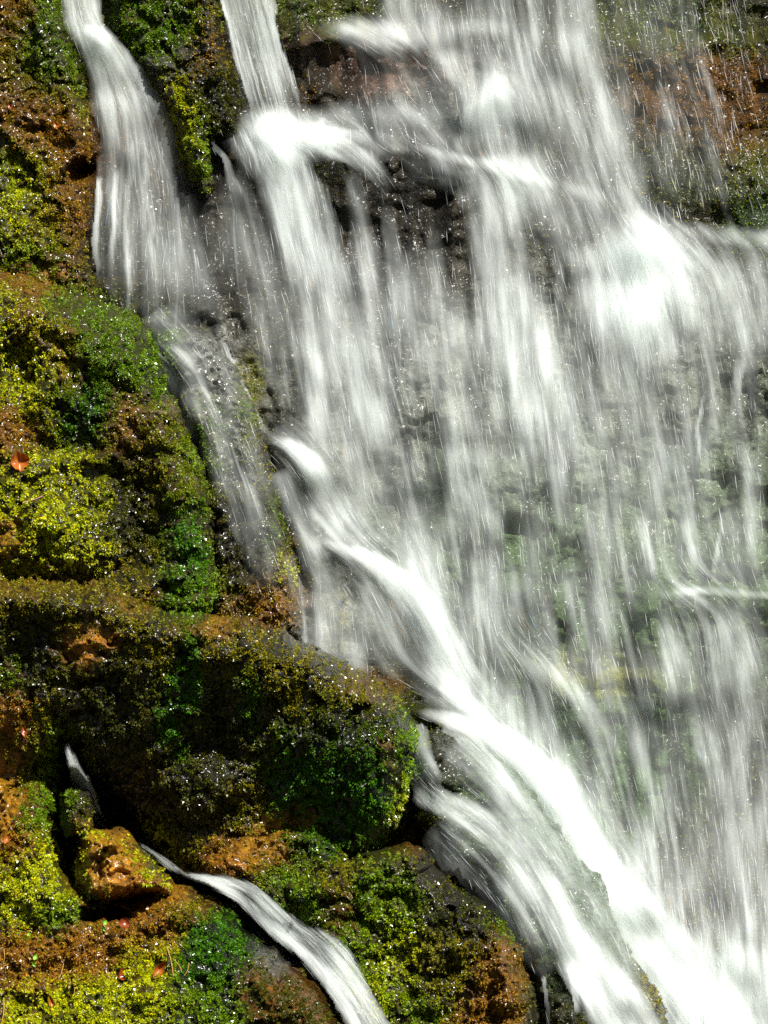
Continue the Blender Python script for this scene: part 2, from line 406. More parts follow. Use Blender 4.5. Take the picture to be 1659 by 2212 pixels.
def paint(u, v, jit=0.0):
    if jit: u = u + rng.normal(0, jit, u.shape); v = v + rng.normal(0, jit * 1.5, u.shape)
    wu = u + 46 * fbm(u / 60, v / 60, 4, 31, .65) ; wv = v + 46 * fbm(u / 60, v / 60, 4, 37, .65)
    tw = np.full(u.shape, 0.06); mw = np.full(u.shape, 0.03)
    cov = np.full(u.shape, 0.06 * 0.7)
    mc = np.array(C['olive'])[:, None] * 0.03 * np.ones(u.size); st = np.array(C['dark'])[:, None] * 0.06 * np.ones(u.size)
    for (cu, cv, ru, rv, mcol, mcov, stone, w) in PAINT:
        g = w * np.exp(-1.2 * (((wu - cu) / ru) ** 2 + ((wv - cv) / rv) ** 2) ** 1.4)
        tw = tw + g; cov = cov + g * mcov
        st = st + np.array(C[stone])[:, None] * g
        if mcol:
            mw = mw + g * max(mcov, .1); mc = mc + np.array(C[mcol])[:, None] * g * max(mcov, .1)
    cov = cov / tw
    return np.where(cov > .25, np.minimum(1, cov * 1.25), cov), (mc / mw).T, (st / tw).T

# ------------------------------------------------------------------ the shape of the cliff
def base_depth(u, v):
    z = (H_PX / 2 - v) / PPM
    return 0.40 * z + 0.10 * fbm(u / 420, v / 420, 2, 3)

LEDGES = [  # polyline of the lip, how far it stands out, how fast that fades below
    ([(760, 330), (830, 315), (920, 320), (1000, 345), (1100, 370), (1200, 395), (1300, 430), (1420, 490)], .10, 80),
    ([(1370, 510), (1450, 498), (1540, 505), (1660, 525), (2000, 570)], .10, 300),
    ([(1390, 1315), (1440, 1275), (1530, 1270), (1660, 1285), (2000, 1310)], .13, 260),
    ([(520, 320), (560, 280), (680, 285), (770, 330)], .10, 140),
    ([(1330, 100), (1480, 85), (1659, 75), (2000, 80)], .06, 70),
    ([(660, 90), (740, 60), (860, 70), (1000, 60)], .14, 90),
    ([(980, 320), (1010, 210), (1060, 170), (1110, 185), (1160, 260)], .16, 110),
    ([(100, 85), (165, 62), (270, 95)], .14, 140),
    ([(540, 985), (580, 945), (640, 965), (700, 1030)], .13, 110),
    ([(660, 1170), (720, 1172), (800, 1198), (880, 1250), (950, 1350)], .17, 130),
    ([(860, 1535), (900, 1527), (960, 1552), (1060, 1585), (1150, 1640), (1240, 1760)], .20, 170),
    ([(900, 970), (1100, 1000), (1230, 1040)], .07, 120), ([(1080, 1430), (1150, 1425), (1250, 1500)], .09, 120),
    ([(820, 770), (900, 760), (1000, 790)], .06, 90), ([(1230, 1480), (1350, 1450), (1460, 1480)], .07, 90), ([(1330, 1960), (1420, 1950), (1660, 1990), (2000, 2020)], .08, 160),
]
def cliff_depth(u, v, fine=True):
    y = base_depth(u, v)
    for pts, p, fade in LEDGES:
        P = np.array(pts, float)
        vl = np.interp(u, P[:, 0], P[:, 1]) + (14 * fbm(u / 60, u * 0 + P[0, 1], 3, 51) if fine else 0)
        w = sstep(P[0, 0] - 50, P[0, 0] + 30, u) * (1 - sstep(P[-1, 0] - 30, P[-1, 0] + 60, u))
        dv = v - vl
        y = y - p * w * sstep(-16, 14, dv) * np.exp(-np.maximum(dv, 0) / fade)
    y = y + 0.16 * sstep(80, 0, np.hypot((u - 178) / 1.2, v - 368) * 2.4)           # dark hole beside the left stream
    if fine:
        wu = u + 20 * fbm(u / 50, v / 50, 2, 61); wv = v + 20 * fbm(u / 50, v / 50, 2, 63)
        f1, f2, val = worley(wu / 130, wv / 95, 1)
        y = y - 0.06 * (val - .5) * sstep(0, .5, f2 - f1)
        f1, f2, val = worley(wu / 42, wv / 60, 2)
        y = y - 0.012 * val * sstep(0, .4, f2 - f1) - .035 * facets(wu / 95, wv / 75, 40)
        y = y - 0.040 * fbm(u / 70, v / 50, 5, 71, .58)
    return y

# ------------------------------------------------------------------ moss cushions (thousands of wet leaflets)
def add_moss(parent, u, v, depth_fn, nrm, cover, colr, n, size=(0.0040, 0.0130), hang=0.25):
    """u, v, cover, colr: candidate places with cover 0..1; n leaflets in all"""
    p = np.clip(cover, 0, 1) ** 1.3
    if p.sum() < 1: return None
    n = int(n * 2.4)
    idx = rng.choice(len(u), n, p=p / p.sum())
    k = len(idx)
    pu = u[idx] + rng.normal(0, 1.5, k); pv = v[idx] + rng.normal(0, 1.5, k)
    clump = .6 * vnoise(pu / 5, pv / 7, 90) + .4 * vnoise(pu / 13, pv / 22, 91)
    keep = rng.random(k) < 0.02 + 1.1 * sstep(.38, .62, clump)
    idx, pu, pv, clump = idx[keep], pu[keep], pv[keep], clump[keep]
    k = len(idx)
    y = depth_fn(pu, pv)
    P = np.stack(world_pos(pu, pv, y), 1)
    nn = nrm[idx]
    P = P + nn * (0.010 * (clump - .35))[:, None]
    tuft = np.stack([vnoise(pu / 7, pv / 9, 92) - .5, vnoise(pu / 7, pv / 9, 93) * -.4, vnoise(pu / 7, pv / 9, 94) - .6], 1)
    d = nn * 0.5 + rng.normal(0, .38, (k, 3)) + 1.5 * tuft + np.array([0, 0, -hang])
    d /= np.linalg.norm(d, axis=1)[:, None]
    face = (SUN_TO * .7 + np.array([0, -.45, 0.])) * 0.8 + rng.normal(0, .55, (k, 3))      # leaflets turn their faces to the light
    s = np.cross(d, face); s /= np.linalg.norm(s, axis=1)[:, None] + 1e-9
    Lf = (size[0] + (size[1] - size[0]) * rng.random(k) ** 1.7)[:, None] * (0.7 + .6 * clump)[:, None]
    a = P - s * Lf * .30 + d * Lf * .25; b = P + s * Lf * .30 + d * Lf * .25; c = P + d * Lf
    co = np.stack([a, b, c], 1).reshape(-1, 3)
    cc = colr[idx] * (0.55 + 0.9 * rng.random(k))[:, None]
    cc = cc * (1 + np.array([.5, .12, 0])[None] * rng.normal(0, .45, k)[:, None])
    cc = np.clip(np.repeat(cc, 3, 0), 0.002, .9)
    f = np.arange(3 * k).reshape(-1, 3)
    return tag(make_mesh('moss', co, f, 3, M_MOSS, parent, [('tint', 'FLOAT_COLOR', cc)], smooth=False), kind='stuff')

def grid_normals(X, Y, Z):
    T1 = np.stack(np.gradient(X, axis=1), ) if False else None
    du = np.stack([np.gradient(a, axis=1) for a in (X, Y, Z)], -1)
    dv = np.stack([np.gradient(a, axis=0) for a in (X, Y, Z)], -1)
    n = np.cross(du, dv)
    n /= np.linalg.norm(n, axis=2)[..., None] + 1e-12
    n[n[..., 1] > 0] *= -1
    return n

def grid_faces(mask):
    h, w = mask.shape
    ids = np.full(mask.shape, -1); ids[mask] = np.arange(mask.sum())
    a, b, c, d = ids[:-1, :-1], ids[1:, :-1], ids[1:, 1:], ids[:-1, 1:]
    ok = (a >= 0) & (b >= 0) & (c >= 0) & (d >= 0)
    return np.stack([a[ok], b[ok], c[ok], d[ok]], 1)

# cliff: one sheet of relief well past the frame
def build_cliff():
    st = 5.0
    us = np.arange(-420, 2080, st); vs = np.arange(-420, 2640, st)
    U, V = np.meshgrid(us, vs)
    Y = cliff_depth(U, V)
    X, _, Z = world_pos(U, V, Y)
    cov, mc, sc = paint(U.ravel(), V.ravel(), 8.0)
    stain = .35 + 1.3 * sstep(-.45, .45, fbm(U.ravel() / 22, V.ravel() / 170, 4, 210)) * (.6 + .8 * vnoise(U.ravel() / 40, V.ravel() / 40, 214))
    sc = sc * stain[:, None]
    sc = sc * (1 - .85 * cov[:, None]) + mc * (.06 * cov[:, None])  # stone blackened under moss: shade between leaflets put into the colour
    faces = grid_faces(np.ones(U.shape, bool))
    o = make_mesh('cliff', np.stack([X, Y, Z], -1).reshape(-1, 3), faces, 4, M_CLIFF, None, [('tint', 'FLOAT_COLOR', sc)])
    tag(o, 'wet dark grey and brown rock cliff behind the falling water', 'cliff', kind='structure')
    nr = grid_normals(X, Y, Z).reshape(-1, 3)
    inside = (U.ravel() > -60) & (U.ravel() < 1720) & (V.ravel() > -60) & (V.ravel() < 2270)
    add_moss(o, U.ravel()[inside], V.ravel()[inside], lambda a, b: cliff_depth(a, b), nr[inside], np.maximum(cov[inside] - .12, 0), mc[inside], 70000)
    return o
build_cliff()

# unseen floor below the frame; slope added behind the camera to block sky light
def build_ground():
    m, nt, out = new_mat('forest_floor')
    b = N(nt, 'ShaderNodeBsdfPrincipled'); b.inputs['Roughness'].default_value = 0.9
    tc = N(nt, 'ShaderNodeTexCoord'); n = N(nt, 'ShaderNodeTexNoise', Scale=0.8, Detail=8.0, Roughness=0.7)
    r = N(nt, 'ShaderNodeValToRGB'); r.color_ramp.elements[0].color = (.018, .020, .008, 1); r.color_ramp.elements[1].color = (.055, .060, .022, 1)
    nt.links.new(tc.outputs['Object'], n.inputs['Vector']); nt.links.new(n.outputs['Fac'], r.inputs[0])
    nt.links.new(r.outputs[0], b.inputs['Base Color']); nt.links.new(b.outputs[0], out.inputs[0])
    xs = np.linspace(-90, 90, 121); ys = -0.9 - np.linspace(0, 1, 91) ** 1.4 * 85
    X, Y = np.meshgrid(xs, ys)
    far = np.maximum(0, -Y - 14)
    Z = -3.3 + .25 * fbm(X * .7, Y * .7, 3, 301) + far * .85 + np.minimum(far, 8) / 8 * 2.2 * fbm(X * .12, Y * .12, 4, 305)
    o = make_mesh('ground', np.stack([X, Y, Z], -1).reshape(-1, 3), grid_faces(np.ones(X.shape, bool))[:, ::-1], 4, m)
    tag(o, 'dark forest floor of the gorge in front of the waterfall', 'ground', kind='structure')
build_ground()

# ------------------------------------------------------------------ separate rocks
ROCKS = {}
def rock(name, label, outline, thick, wround, front=0.0, moss_n=0, lump=0.05, lean=0.0, carve=None, seed=1, size=(0.0040, 0.0130), step=2.9, bumps=(), facet=1.0):
    """outline in drafting pixels; thick: metres it stands out of the cliff; lean: metres the top leans back over its height"""
    P = smooth_closed(outline, 2)
    u0, v0 = P.min(0) - 12; u1, v1 = P.max(0) + 12
    us = np.arange(u0, u1, step); vs = np.arange(v0, v1, step)
    U, V = np.meshgrid(us, vs)
    wu = U + 9 * fbm(U / 75, V / 75, 2, 120 + seed) + 7 * fbm(U / 22, V / 22, 3, 100 + seed) + 3 * fbm(U / 6, V / 6, 2, 130 + seed)
    wv = V + 14 * fbm(U / 75, V / 75, 2, 125 + seed) + 9 * fbm(U / 22, V / 22, 3, 110 + seed) + 3 * fbm(U / 6, V / 6, 2, 140 + seed)
    sd = poly_sd(P, wu, wv)
    t = np.clip(sd / wround, 0, 1)
    prof = np.sqrt(np.clip(1 - (1 - t) ** 2, 0, 1))
    hh = (V - v0) / (v1 - v0)
    Y = base_depth(U, V) - front - thick * prof + 0.10 * (1 - prof) + lean * (0.5 - hh)
    q1 = U + 34 * fbm(U / 60, V / 60, 3, 150 + seed); q2 = V + 34 * fbm(U / 60, V / 60, 3, 160 + seed)
    f1, f2, val = worley(q1 / 95 + seed, q2 / 75 + seed, 3 + seed)
    Y = Y - lump * .8 * val * sstep(0, .55, f2 - f1) * sstep(0, 40, sd)
    Y = Y - lump * .9 * fbm(q1 / 120, q2 / 80, 3, 190 + seed, .55) * sstep(0, 40, sd)
    f1, f2, val = worley(q1 / 34 + seed, q2 / 30 + seed, 4 + seed)
    Y = Y - lump * .10 * (val * sstep(0, .5, f2 - f1)) * sstep(0, 25, sd)
    Y = Y - lump * .42 * fbm(U / 34, V / 34, 5, 170 + seed, .6)
    Y = Y - facet * .055 * facets(q1 / 70 + seed * 3.1, q2 / 55 + seed, seed) * sstep(0, 30, sd)
    Y = Y - facet * .022 * facets(q1 / 26 + seed * 1.7, q2 / 21 + seed, seed + 20) * sstep(0, 20, sd)
    Y = Y + .024 * sstep(.60, .85, .55 * vnoise(U / 8, V / 9, 230 + seed) + .45 * vnoise(U / 17, V / 22, 240 + seed)) * sstep(0, 15, sd)
    for (bu, bv, br, bs, bh) in bumps:
        Y = Y - bh * np.exp(-(((wu - bu) / br) ** 2 + ((wv - bv) / bs) ** 2) ** 1.5)
    if carve is not None: Y = Y + carve(wu, wv)
    gy, gx = np.gradient(sd, step)
    gl = np.hypot(gx, gy) + 1e-6
    out = sd < 0
    Us = np.where(out, U - sd * gx / gl ** 2, U); Vs = np.where(out, V - sd * gy / gl ** 2, V)
    Us = np.where(out, np.clip(Us, U - step, U + step), U); Vs = np.where(out, np.clip(Vs, V - step, V + step), V)
    Y = np.where(out, base_depth(U, V) + 0.22, Y)
    mask = sd > -step * 1.05
    X, _, Z = world_pos(Us, Vs, Y)
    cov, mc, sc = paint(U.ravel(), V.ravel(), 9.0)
    sc2 = sc * (1 - .85 * cov[:, None]) + mc * (.06 * cov[:, None])  # shade among the leaflets painted into the stone, darker with moss cover
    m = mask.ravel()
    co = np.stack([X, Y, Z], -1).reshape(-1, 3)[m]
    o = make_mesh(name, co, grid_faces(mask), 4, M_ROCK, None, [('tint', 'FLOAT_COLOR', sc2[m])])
    tag(o, label, 'rock')
    Gd = Grid(np.where(out, 9.0, Y), us[0], vs[0], step)
    Gi = Grid(Y, us[0], vs[0], step); Gs = Grid(sd, us[0], vs[0], step)
    ROCKS[label] = dict(obj=o, depth=Gi, sd=Gs, box=(us[0], us[-1], vs[0], vs[-1]))
    if moss_n:
        nr = grid_normals(X, Y, Z).reshape(-1, 3)
        ins = (sd.ravel() > 1.5) & (U.ravel() > -70) & (U.ravel() < 1730) & (V.ravel() > -70) & (V.ravel() < 2290)
        add_moss(o, U.ravel()[ins], V.ravel()[ins], Gi, nr[ins], np.maximum(cov[ins] - .05, 0), mc[ins], moss_n, size)
    return o

rock('mossy_outcrop', 'brown and green mossy rock face left of the upper left stream', [(-220, -260), (110, -260), (128, -60), (135, 20), (160, 72), (190, 150), (205, 240), (205, 320), (190, 420), (188, 520), (200, 610), (240, 690), (150, 720), (-220, 720)],
     .15, 60, 0.03, 42000, .05, carve=lambda u, v: .25 * sstep(1.15, .75, np.hypot((u - 172) / 26, (v - 372) / 30)), seed=1)
rock('rock_ridge', 'mossy black rock ridge between the upper left stream and the straight water jet', [(226, -260), (468, -260), (478, -60), (482, 40), (500, 140), (520, 220), (536, 275), (525, 305), (480, 300), (455, 300), (470, 350), (462, 430), (440, 445), (415, 390), (385, 320), (350, 230), (300, 150), (262, 90), (232, 40)],
     .15, 45, 0.01, 26000, .05, seed=2)
rock('mossy_bulge', 'large green mossy rock bulge with a lime cushion and an orange leaf', [(-220, 545), (0, 572), (100, 598), (200, 636), (300, 684), (345, 735), (378, 835), (424, 920), (472, 1030), (489, 1100), (482, 1170), (492, 1250), (474, 1345), (380, 1400), (150, 1400), (-220, 1380)],
     .48, 110, 0.08, 85000, .06, bumps=[(110, 1050, 110, 70, .10), (130, 1165, 95, 70, .12), (30, 1180, 50, 40, .06), (280, 740, 130, 70, .06), (35, 800, 45, 100, -.14), (300, 1090, 60, 120, -.14), (240, 1230, 90, 40, -.08)], seed=3)
rock('grey_rock', 'wet grey rock strip between the mossy bulge and the curtain of water', [(330, 715), (380, 690), (450, 700), (500, 765), (545, 850), (578, 945), (596, 1040), (612, 1130), (645, 1220), (662, 1320), (650, 1400), (560, 1420), (440, 1400), (430, 1100), (400, 950), (340, 820)],
     .30, 55, 0.03, 14000, .05, seed=4)
rock('mossy_boulder', 'big dark boulder with emerald moss on its right flank beside the cascade', [(-220, 1225), (0, 1236), (100, 1240), (190, 1262), (300, 1288), (390, 1316), (540, 1342), (640, 1376), (720, 1415), (775, 1452), (850, 1470), (882, 1530), (912, 1590), (908, 1650), (888, 1720), (876, 1785), (830, 1835), (780, 1880), (640, 1900), (480, 1930), (380, 1890), (330, 1842), (270, 1775), (222, 1715), (180, 1660), (146, 1610), (100, 1700), (-220, 1760)],
     .66, 60, 0.06, 80000, .035, lean=-0.75, facet=.7, bumps=[(440, 1700, 90, 55, .07), (760, 1660, 120, 130, .10), (250, 1480, 120, 110, .06)], carve=lambda u, v: .10 * np.exp(-(((u - 290 - (v - 1700) * .6) / 45) ** 2 + ((v - 1740) / 90) ** 2)), seed=5)
rock('rock_tier', 'low golden brown rock tier with bright glints under the big boulder', [(420, 1860), (470, 1830), (520, 1795), (560, 1785), (610, 1757), (660, 1762), (715, 1790), (760, 1850), (800, 1890), (760, 1960), (640, 2010), (560, 1960), (500, 1930), (440, 1915)],
     .52, 40, 0.06, 9000, .05, seed=6)
rock('mossy_slope', 'mossy green and dark rock slope right of the small stream', [(560, 1900), (640, 1858), (740, 1838), (830, 1825), (900, 1800), (945, 1840), (965, 1880), (1040, 1930), (1110, 1985), (1140, 2040), (1165, 2110), (1185, 2180), (1190, 2480), (760, 2480), (720, 2200), (650, 2050), (600, 1980)],
     .60, 75, 0.06, 52000, .06, bumps=[(910, 1890, 60, 60, .06), (990, 2010, 110, 60, .07), (1080, 2120, 70, 80, .06)], seed=7)
rock('mossy_bank', 'bright yellow green mossy bank strewn with leaves and straw', [(-220, 1590), (0, 1575), (60, 1590), (120, 1620), (147, 1640), (150, 1700), (140, 1760), (150, 1820), (165, 1900), (250, 1940), (330, 1900), (395, 1890), (440, 1908), (500, 1952), (560, 2010), (630, 2050), (660, 2090), (705, 2135), (750, 2205), (790, 2300), (830, 2480), (-220, 2480)],
     .72, 80, 0.10, 100000, .05, lean=0.55, carve=lambda u, v: .30 * sstep(1.12, .80, np.hypot((u - 222 + (v - 1978) * .5) / 60, (v - 1976) / 19)), bumps=[(620, 2170, 90, 80, .09), (110, 1900, 70, 90, .05), (240, 2160, 150, 60, .05)], seed=8)
rock('golden_boulder', 'golden brown glinting boulder above the black hollow', [(160, 1812), (175, 1786), (215, 1780), (262, 1786), (292, 1815), (330, 1850), (375, 1895), (392, 1930), (350, 1958), (280, 1962), (200, 1958), (158, 1950), (152, 1890)],
     .72, 48, 0.12, 6000, .04, lean=-.04, seed=9)
rock('dark_stone', 'small dark stone in front of the hidden stream above the golden boulder', [(118, 1712), (150, 1697), (186, 1694), (203, 1718), (208, 1760), (204, 1796), (170, 1806), (120, 1790)],
     .62, 30, 0.12, 4000, .03, seed=10)
rock('golden_stone', 'golden wet stone cut by the left edge of the picture', [(-110, 1690), (-40, 1668), (12, 1668), (36, 1692), (34, 1750), (10, 1820), (-40, 1850), (-110, 1830)],
     .64, 36, 0.12, 1500, .03, seed=11)
rock('cascade_rock', 'grey green rock hump that splits the lower cascade', [(885, 1620), (925, 1568), (985, 1563), (1050, 1598), (1130, 1655), (1185, 1730), (1215, 1800), (1260, 1850), (1305, 1893), (1325, 1960), (1345, 2030), (1395, 2085), (1440, 2180), (1490, 2480), (1130, 2480), (1120, 2100), (1040, 1960), (940, 1880), (890, 1780)],
     .42, 85, 0.06, 9000, .05, seed=12)
rock('splash_stone', 'dark wet stone under thin splashes at the foot of the cascade', [(1165, 2180), (1180, 2135), (1215, 2125), (1250, 2135), (1275, 2180), (1300, 2260), (1310, 2480), (1150, 2480)],
     .60, 40, 0.06, 3000, .04, seed=13)

# ------------------------------------------------------------------ white water: soft strands that follow the fall lines
GU = np.arange(-160, 1840, 4.0); GV = np.arange(-280, 2460, 4.0)
GUU, GVV = np.meshgrid(GU, GV)
CLIFF_LOW = cliff_depth(GUU, GVV)

def bed_map(rocks):
    Y = CLIFF_LOW.copy()
    for lab in rocks:
        R = ROCKS[lab]
        u0, u1, v0, v1 = R['box']
        ins = (GUU > u0) & (GUU < u1) & (GVV > v0) & (GVV < v1)
        sd = R['sd'](GUU, GVV); d = R['depth'](GUU, GVV)
        Y = np.where(ins & (sd > 0), np.minimum(Y, d), Y)
    return Y

def L_(pts, soft=0.6):  return ('line', pts, soft)          # (u, v, half width, optical depth)
def B_(u, v, ru, rv, t, rot=0): return ('blob', u, v, ru, rv, t, rot)
def X_(u, v, ru, rv, f, rot=0): return ('cut', u, v, ru, rv, f, rot)

def ell(u, v, ru, rv, rot):
    c, s = math.cos(math.radians(rot)), math.sin(math.radians(rot))
    du, dv = GUU - u, GVV - v
    return np.exp(-1.1 * (((du * c + dv * s) / ru) ** 2 + ((-du * s + dv * c) / rv) ** 2) ** 1.3)

def water(name, label, paints, guides, rocks=(), lean=0.15, free=0.0, air=0.07, shares=(.86, .08, .06), wide=(9, 26), long=1.0, soft=5, wob=1.0, free_map=None, head=.15, patch=.5, kind='structure'):
    tau = np.zeros(GUU.shape)
    wobu = GUU * 0
    for p in paints:
        if p[0] == 'line':
            P = smooth_open(p[1], 2)
            ar = np.r_[0, np.cumsum(np.hypot(*np.diff(P[:, :2], axis=0).T))]
            d, val, _, _ = line_field(np.c_[P, ar], GUU + 10 * fbm(GUU / 40, GVV / 60, 3, 81), GVV)
            w, t, a_ = val[..., 0], val[..., 1], val[..., 2]
            fe = min(220.0, .45 * ar[-1])
            t = t * sstep(0, fe * head, a_ + 1) * sstep(ar[-1], ar[-1] - fe, a_)
            tau += t * sstep(1.0, 1.0 - p[2], d / np.maximum(w, 1)) 
        elif p[0] == 'blob': tau += p[5] * ell(*p[1:5], p[6])
    for p in paints:
        if p[0] == 'cut': tau *= 1 - (1 - p[5]) * ell(*p[1:5], p[6])
    tau = tau * np.exp(patch * 1.1 * fbm(GUU / 45, GVV / 130, 4, 83) - .1 * patch)
    fx = np.full(GUU.shape, lean * .35); fy = np.full(GUU.shape, .35)
    fx = fx + .06 * fbm(GUU / 110, GVV / 190, 3, 87)
    for pts, w in guides:
        d, _, tan, _ = line_field(smooth_open(pts, 2), GUU, GVV)
        g = np.exp(-(d / w) ** 2) * 2.0
        fx += tan[..., 0] * g; fy += tan[..., 1] * g
    n = np.hypot(fx, fy) + 1e-9
    fx = blur(fx / n, 3); fy = blur(fy / n, 3)
    bed = bed_map(rocks)
    bm = bed
    for ax in (0, 1):
        bm = np.minimum.reduce([np.roll(bm, k, ax) for k in range(-5, 6)])
    bed_s = blur(bm, soft)
    ex = np.maximum(bed_s - bed, 0)
    for ax in (0, 1):
        ex = np.maximum.reduce([np.roll(ex, k, ax) for k in range(-6, 7)])
    bed_s = bed_s - blur(ex, 3)
    Gt, Gx, Gy, Gb = (Grid(a, GU[0], GV[0], 4.0) for a in (tau, fx, fy, bed_s))
    vis = (GUU > -60) & (GUU < 1740) & (GVV > -70) & (GVV < 2290)
    cos, cfs, cop, cac, ctn = [], [], [], [], []
    nv = 0
    # two soft sheets of spray; their streaks run along the flow
    on = (tau > .015) & vis if shares[0] > .05 else np.zeros(tau.shape, bool)
    for lay in ((0, 1) if on.any() else ()):
        nz = np.random.default_rng(40 + lay + len(name)).normal(0, 1, tau.shape)
        nz2 = blur(np.random.default_rng(60 + lay + len(name)).normal(0, 1, tau.shape), 1, 2)
        nz3 = blur(np.random.default_rng(80 + lay + len(name)).normal(0, 1, tau.shape), 3, 2); nz3 /= nz3.std()
        g1, g2 = Grid(nz, GU[0], GV[0], 4.0), Grid(nz2 / nz2.std() + .8 * nz3, GU[0], GV[0], 4.0)
        pu0, pv0 = GUU[on], GVV[on]
        a1 = g1(pu0, pv0); a2 = g2(pu0, pv0)
        nst = int(16 * min(long, 1.2))
        for sgn in (1, -1):
            cu, cv = pu0, pv0
            for i in range(nst):
                dx, dy = Gx(cu, cv), Gy(cu, cv); m = np.hypot(dx, dy) + 1e-6
                cu = cu + sgn * 6 * dx / m; cv = cv + sgn * 6 * dy / m
                a1 = a1 + g1(cu, cv) * (1 - i / nst); a2 = a2 + g2(cu, cv) * (1 - i / nst)
        a1 /= a1.std() + 1e-6; a2 /= a2.std() + 1e-6
        st = np.exp(.14 * a1 + .52 * a2 - .15)
        al = 1 - np.exp(-tau[on] * shares[0] * .5 * st)
        ybed = bed_s[on] - (.012 if lay == 0 else .03 + air * .5) - free
        ybed = ybed - .012 * vnoise(pu0 / 50, pv0 / 90, 35 + lay)
        al = al * sstep(.015, .06, tau[on])
        co = np.stack(world_pos(pu0, pv0, ybed), 1)
        f = grid_faces(on)
        cos.append(co); cfs.append(f + nv); cop.append(al); cac.append(np.zeros(len(co))); ctn.append(np.tile(np.array([.91, .965, .935]), (len(co), 1)))
        nv += len(co)
    kinds = [  # half width px, length px, opacity, share of the optical depth, segments
        ((wide[0] * .32, wide[1] * .55), (90 * long, 300 * long), (.06, .26), shares[1], 8),
        ((.45, .95), (14, 60), (.35, .95), shares[2], 4)]
    flat = np.where(vis, tau, 0).ravel()
    for (hw, ln, al, share, seg) in kinds:
        mean = 0.533 * (hw[0] + hw[1]) * (ln[0] + ln[1]) / 2 * .78 * (al[0] + al[1]) / 2 * .72
        n = int(flat.sum() * 16.0 * share / mean)
        if n < 1: continue
        pick = rng.choice(flat.size, n, p=flat / flat.sum())
        su = GUU.ravel()[pick] + rng.uniform(-2, 2, n); sv = GVV.ravel()[pick] + rng.uniform(-2, 2, n)
        length = rng.uniform(*ln, n); w = rng.uniform(*hw, n)
        a0 = al[0] + (al[1] - al[0]) * rng.random(n) ** 1.6
        wgl = rng.normal(0, .05 * wob, n)
        pu = np.zeros((n, seg + 1)); pv = np.zeros((n, seg + 1))
        mid = seg // 2
        pu[:, mid] = su; pv[:, mid] = sv
        for sgn in (1, -1):
            cu, cv = su.copy(), sv.copy()
            for i in (range(mid + 1, seg + 1) if sgn > 0 else range(mid - 1, -1, -1)):
                for sub in range(3):
                    h = length / seg / 3 * sgn
                    dx, dy = Gx(cu, cv), Gy(cu, cv)
                    m = np.hypot(dx, dy) + 1e-6
                    dx = dx / m + wgl + .10 * wob * (vnoise(cu / 30, cv / 70, 33) - .5); dy = dy / m
                    cu = cu + dx * h; cv = cv + dy * h
                pu[:, i] = cu; pv[:, i] = cv
        seedt = np.maximum(Gt(su, sv), 1e-3)[:, None]
        loc = np.clip(Gt(pu, pv) / seedt, 0, 1)
        tt = np.linspace(0, 1, seg + 1)[None]
        env = np.clip(np.sin(np.pi * tt), 0, 1) ** .7
        op = a0[:, None] * env * sstep(0.05, .8, loc)
        off = free + air * rng.random(n) ** 1.5
        y = Gb(pu, pv) - 0.012 - off[:, None]
        if free_map is not None: y = y - free_map(pu, pv)
        X, Y, Z = world_pos(pu, pv, y)
        P = np.stack([X, Y, Z], -1)
        T = np.gradient(P, axis=1); T /= np.linalg.norm(T, axis=2)[..., None] + 1e-9
        nrm = np.stack([rng.normal(0, .3, n), -np.ones(n), rng.normal(.35, .25, n)], 1)[:, None, :]
        S = np.cross(T, np.broadcast_to(nrm, T.shape)); S /= np.linalg.norm(S, axis=2)[..., None] + 1e-9
        taper = (.35 + .65 * np.sin(np.pi * np.clip(tt * .8 + .1, 0, 1)))[..., None]
        half = (w / PPM)[:, None, None] * taper
        A, Bq = P - S * half, P + S * half
        co = np.stack([A, P, Bq], 2).reshape(-1, 3)
        ac = np.tile(np.array([-1, 0, 1.0]), n * (seg + 1))
        opv = np.repeat(op.ravel(), 3)
        base = nv + (np.arange(n) * (seg + 1) * 3)[:, None, None] + (np.arange(seg) * 3)[None, :, None]
        q = []
        for s in (0, 1):
            q.append(np.stack([base[..., 0] + s, base[..., 0] + s + 1, base[..., 0] + s + 4, base[..., 0] + s + 3], -1).reshape(-1, 4))
        tn = np.tile(np.array([.91, .965, .935]), (n, 1))
        if seg == 4:
            tn[:] = (.97, .98, .98)
            r = rng.random(n)
            tn[r < .012] = (.95, .45, .10); tn[(r > .012) & (r < .022)] = (.30, .55, .95)  # orange and blue glints of dispersed sunlight painted as drop colour
        ctn.append(np.repeat(tn, (seg + 1) * 3, 0))
        cos.append(co); cfs.append(np.concatenate(q)); cop.append(opv); cac.append(ac); nv += len(co)
    o = make_mesh(name, np.concatenate(cos), np.concatenate(cfs), 4, M_WATER, None,
                  [('opacity', 'FLOAT', np.concatenate(cop)), ('across', 'FLOAT', np.concatenate(cac)), ('tint', 'FLOAT_COLOR', np.concatenate(ctn))])
    return tag(o, label, 'water', kind=kind)

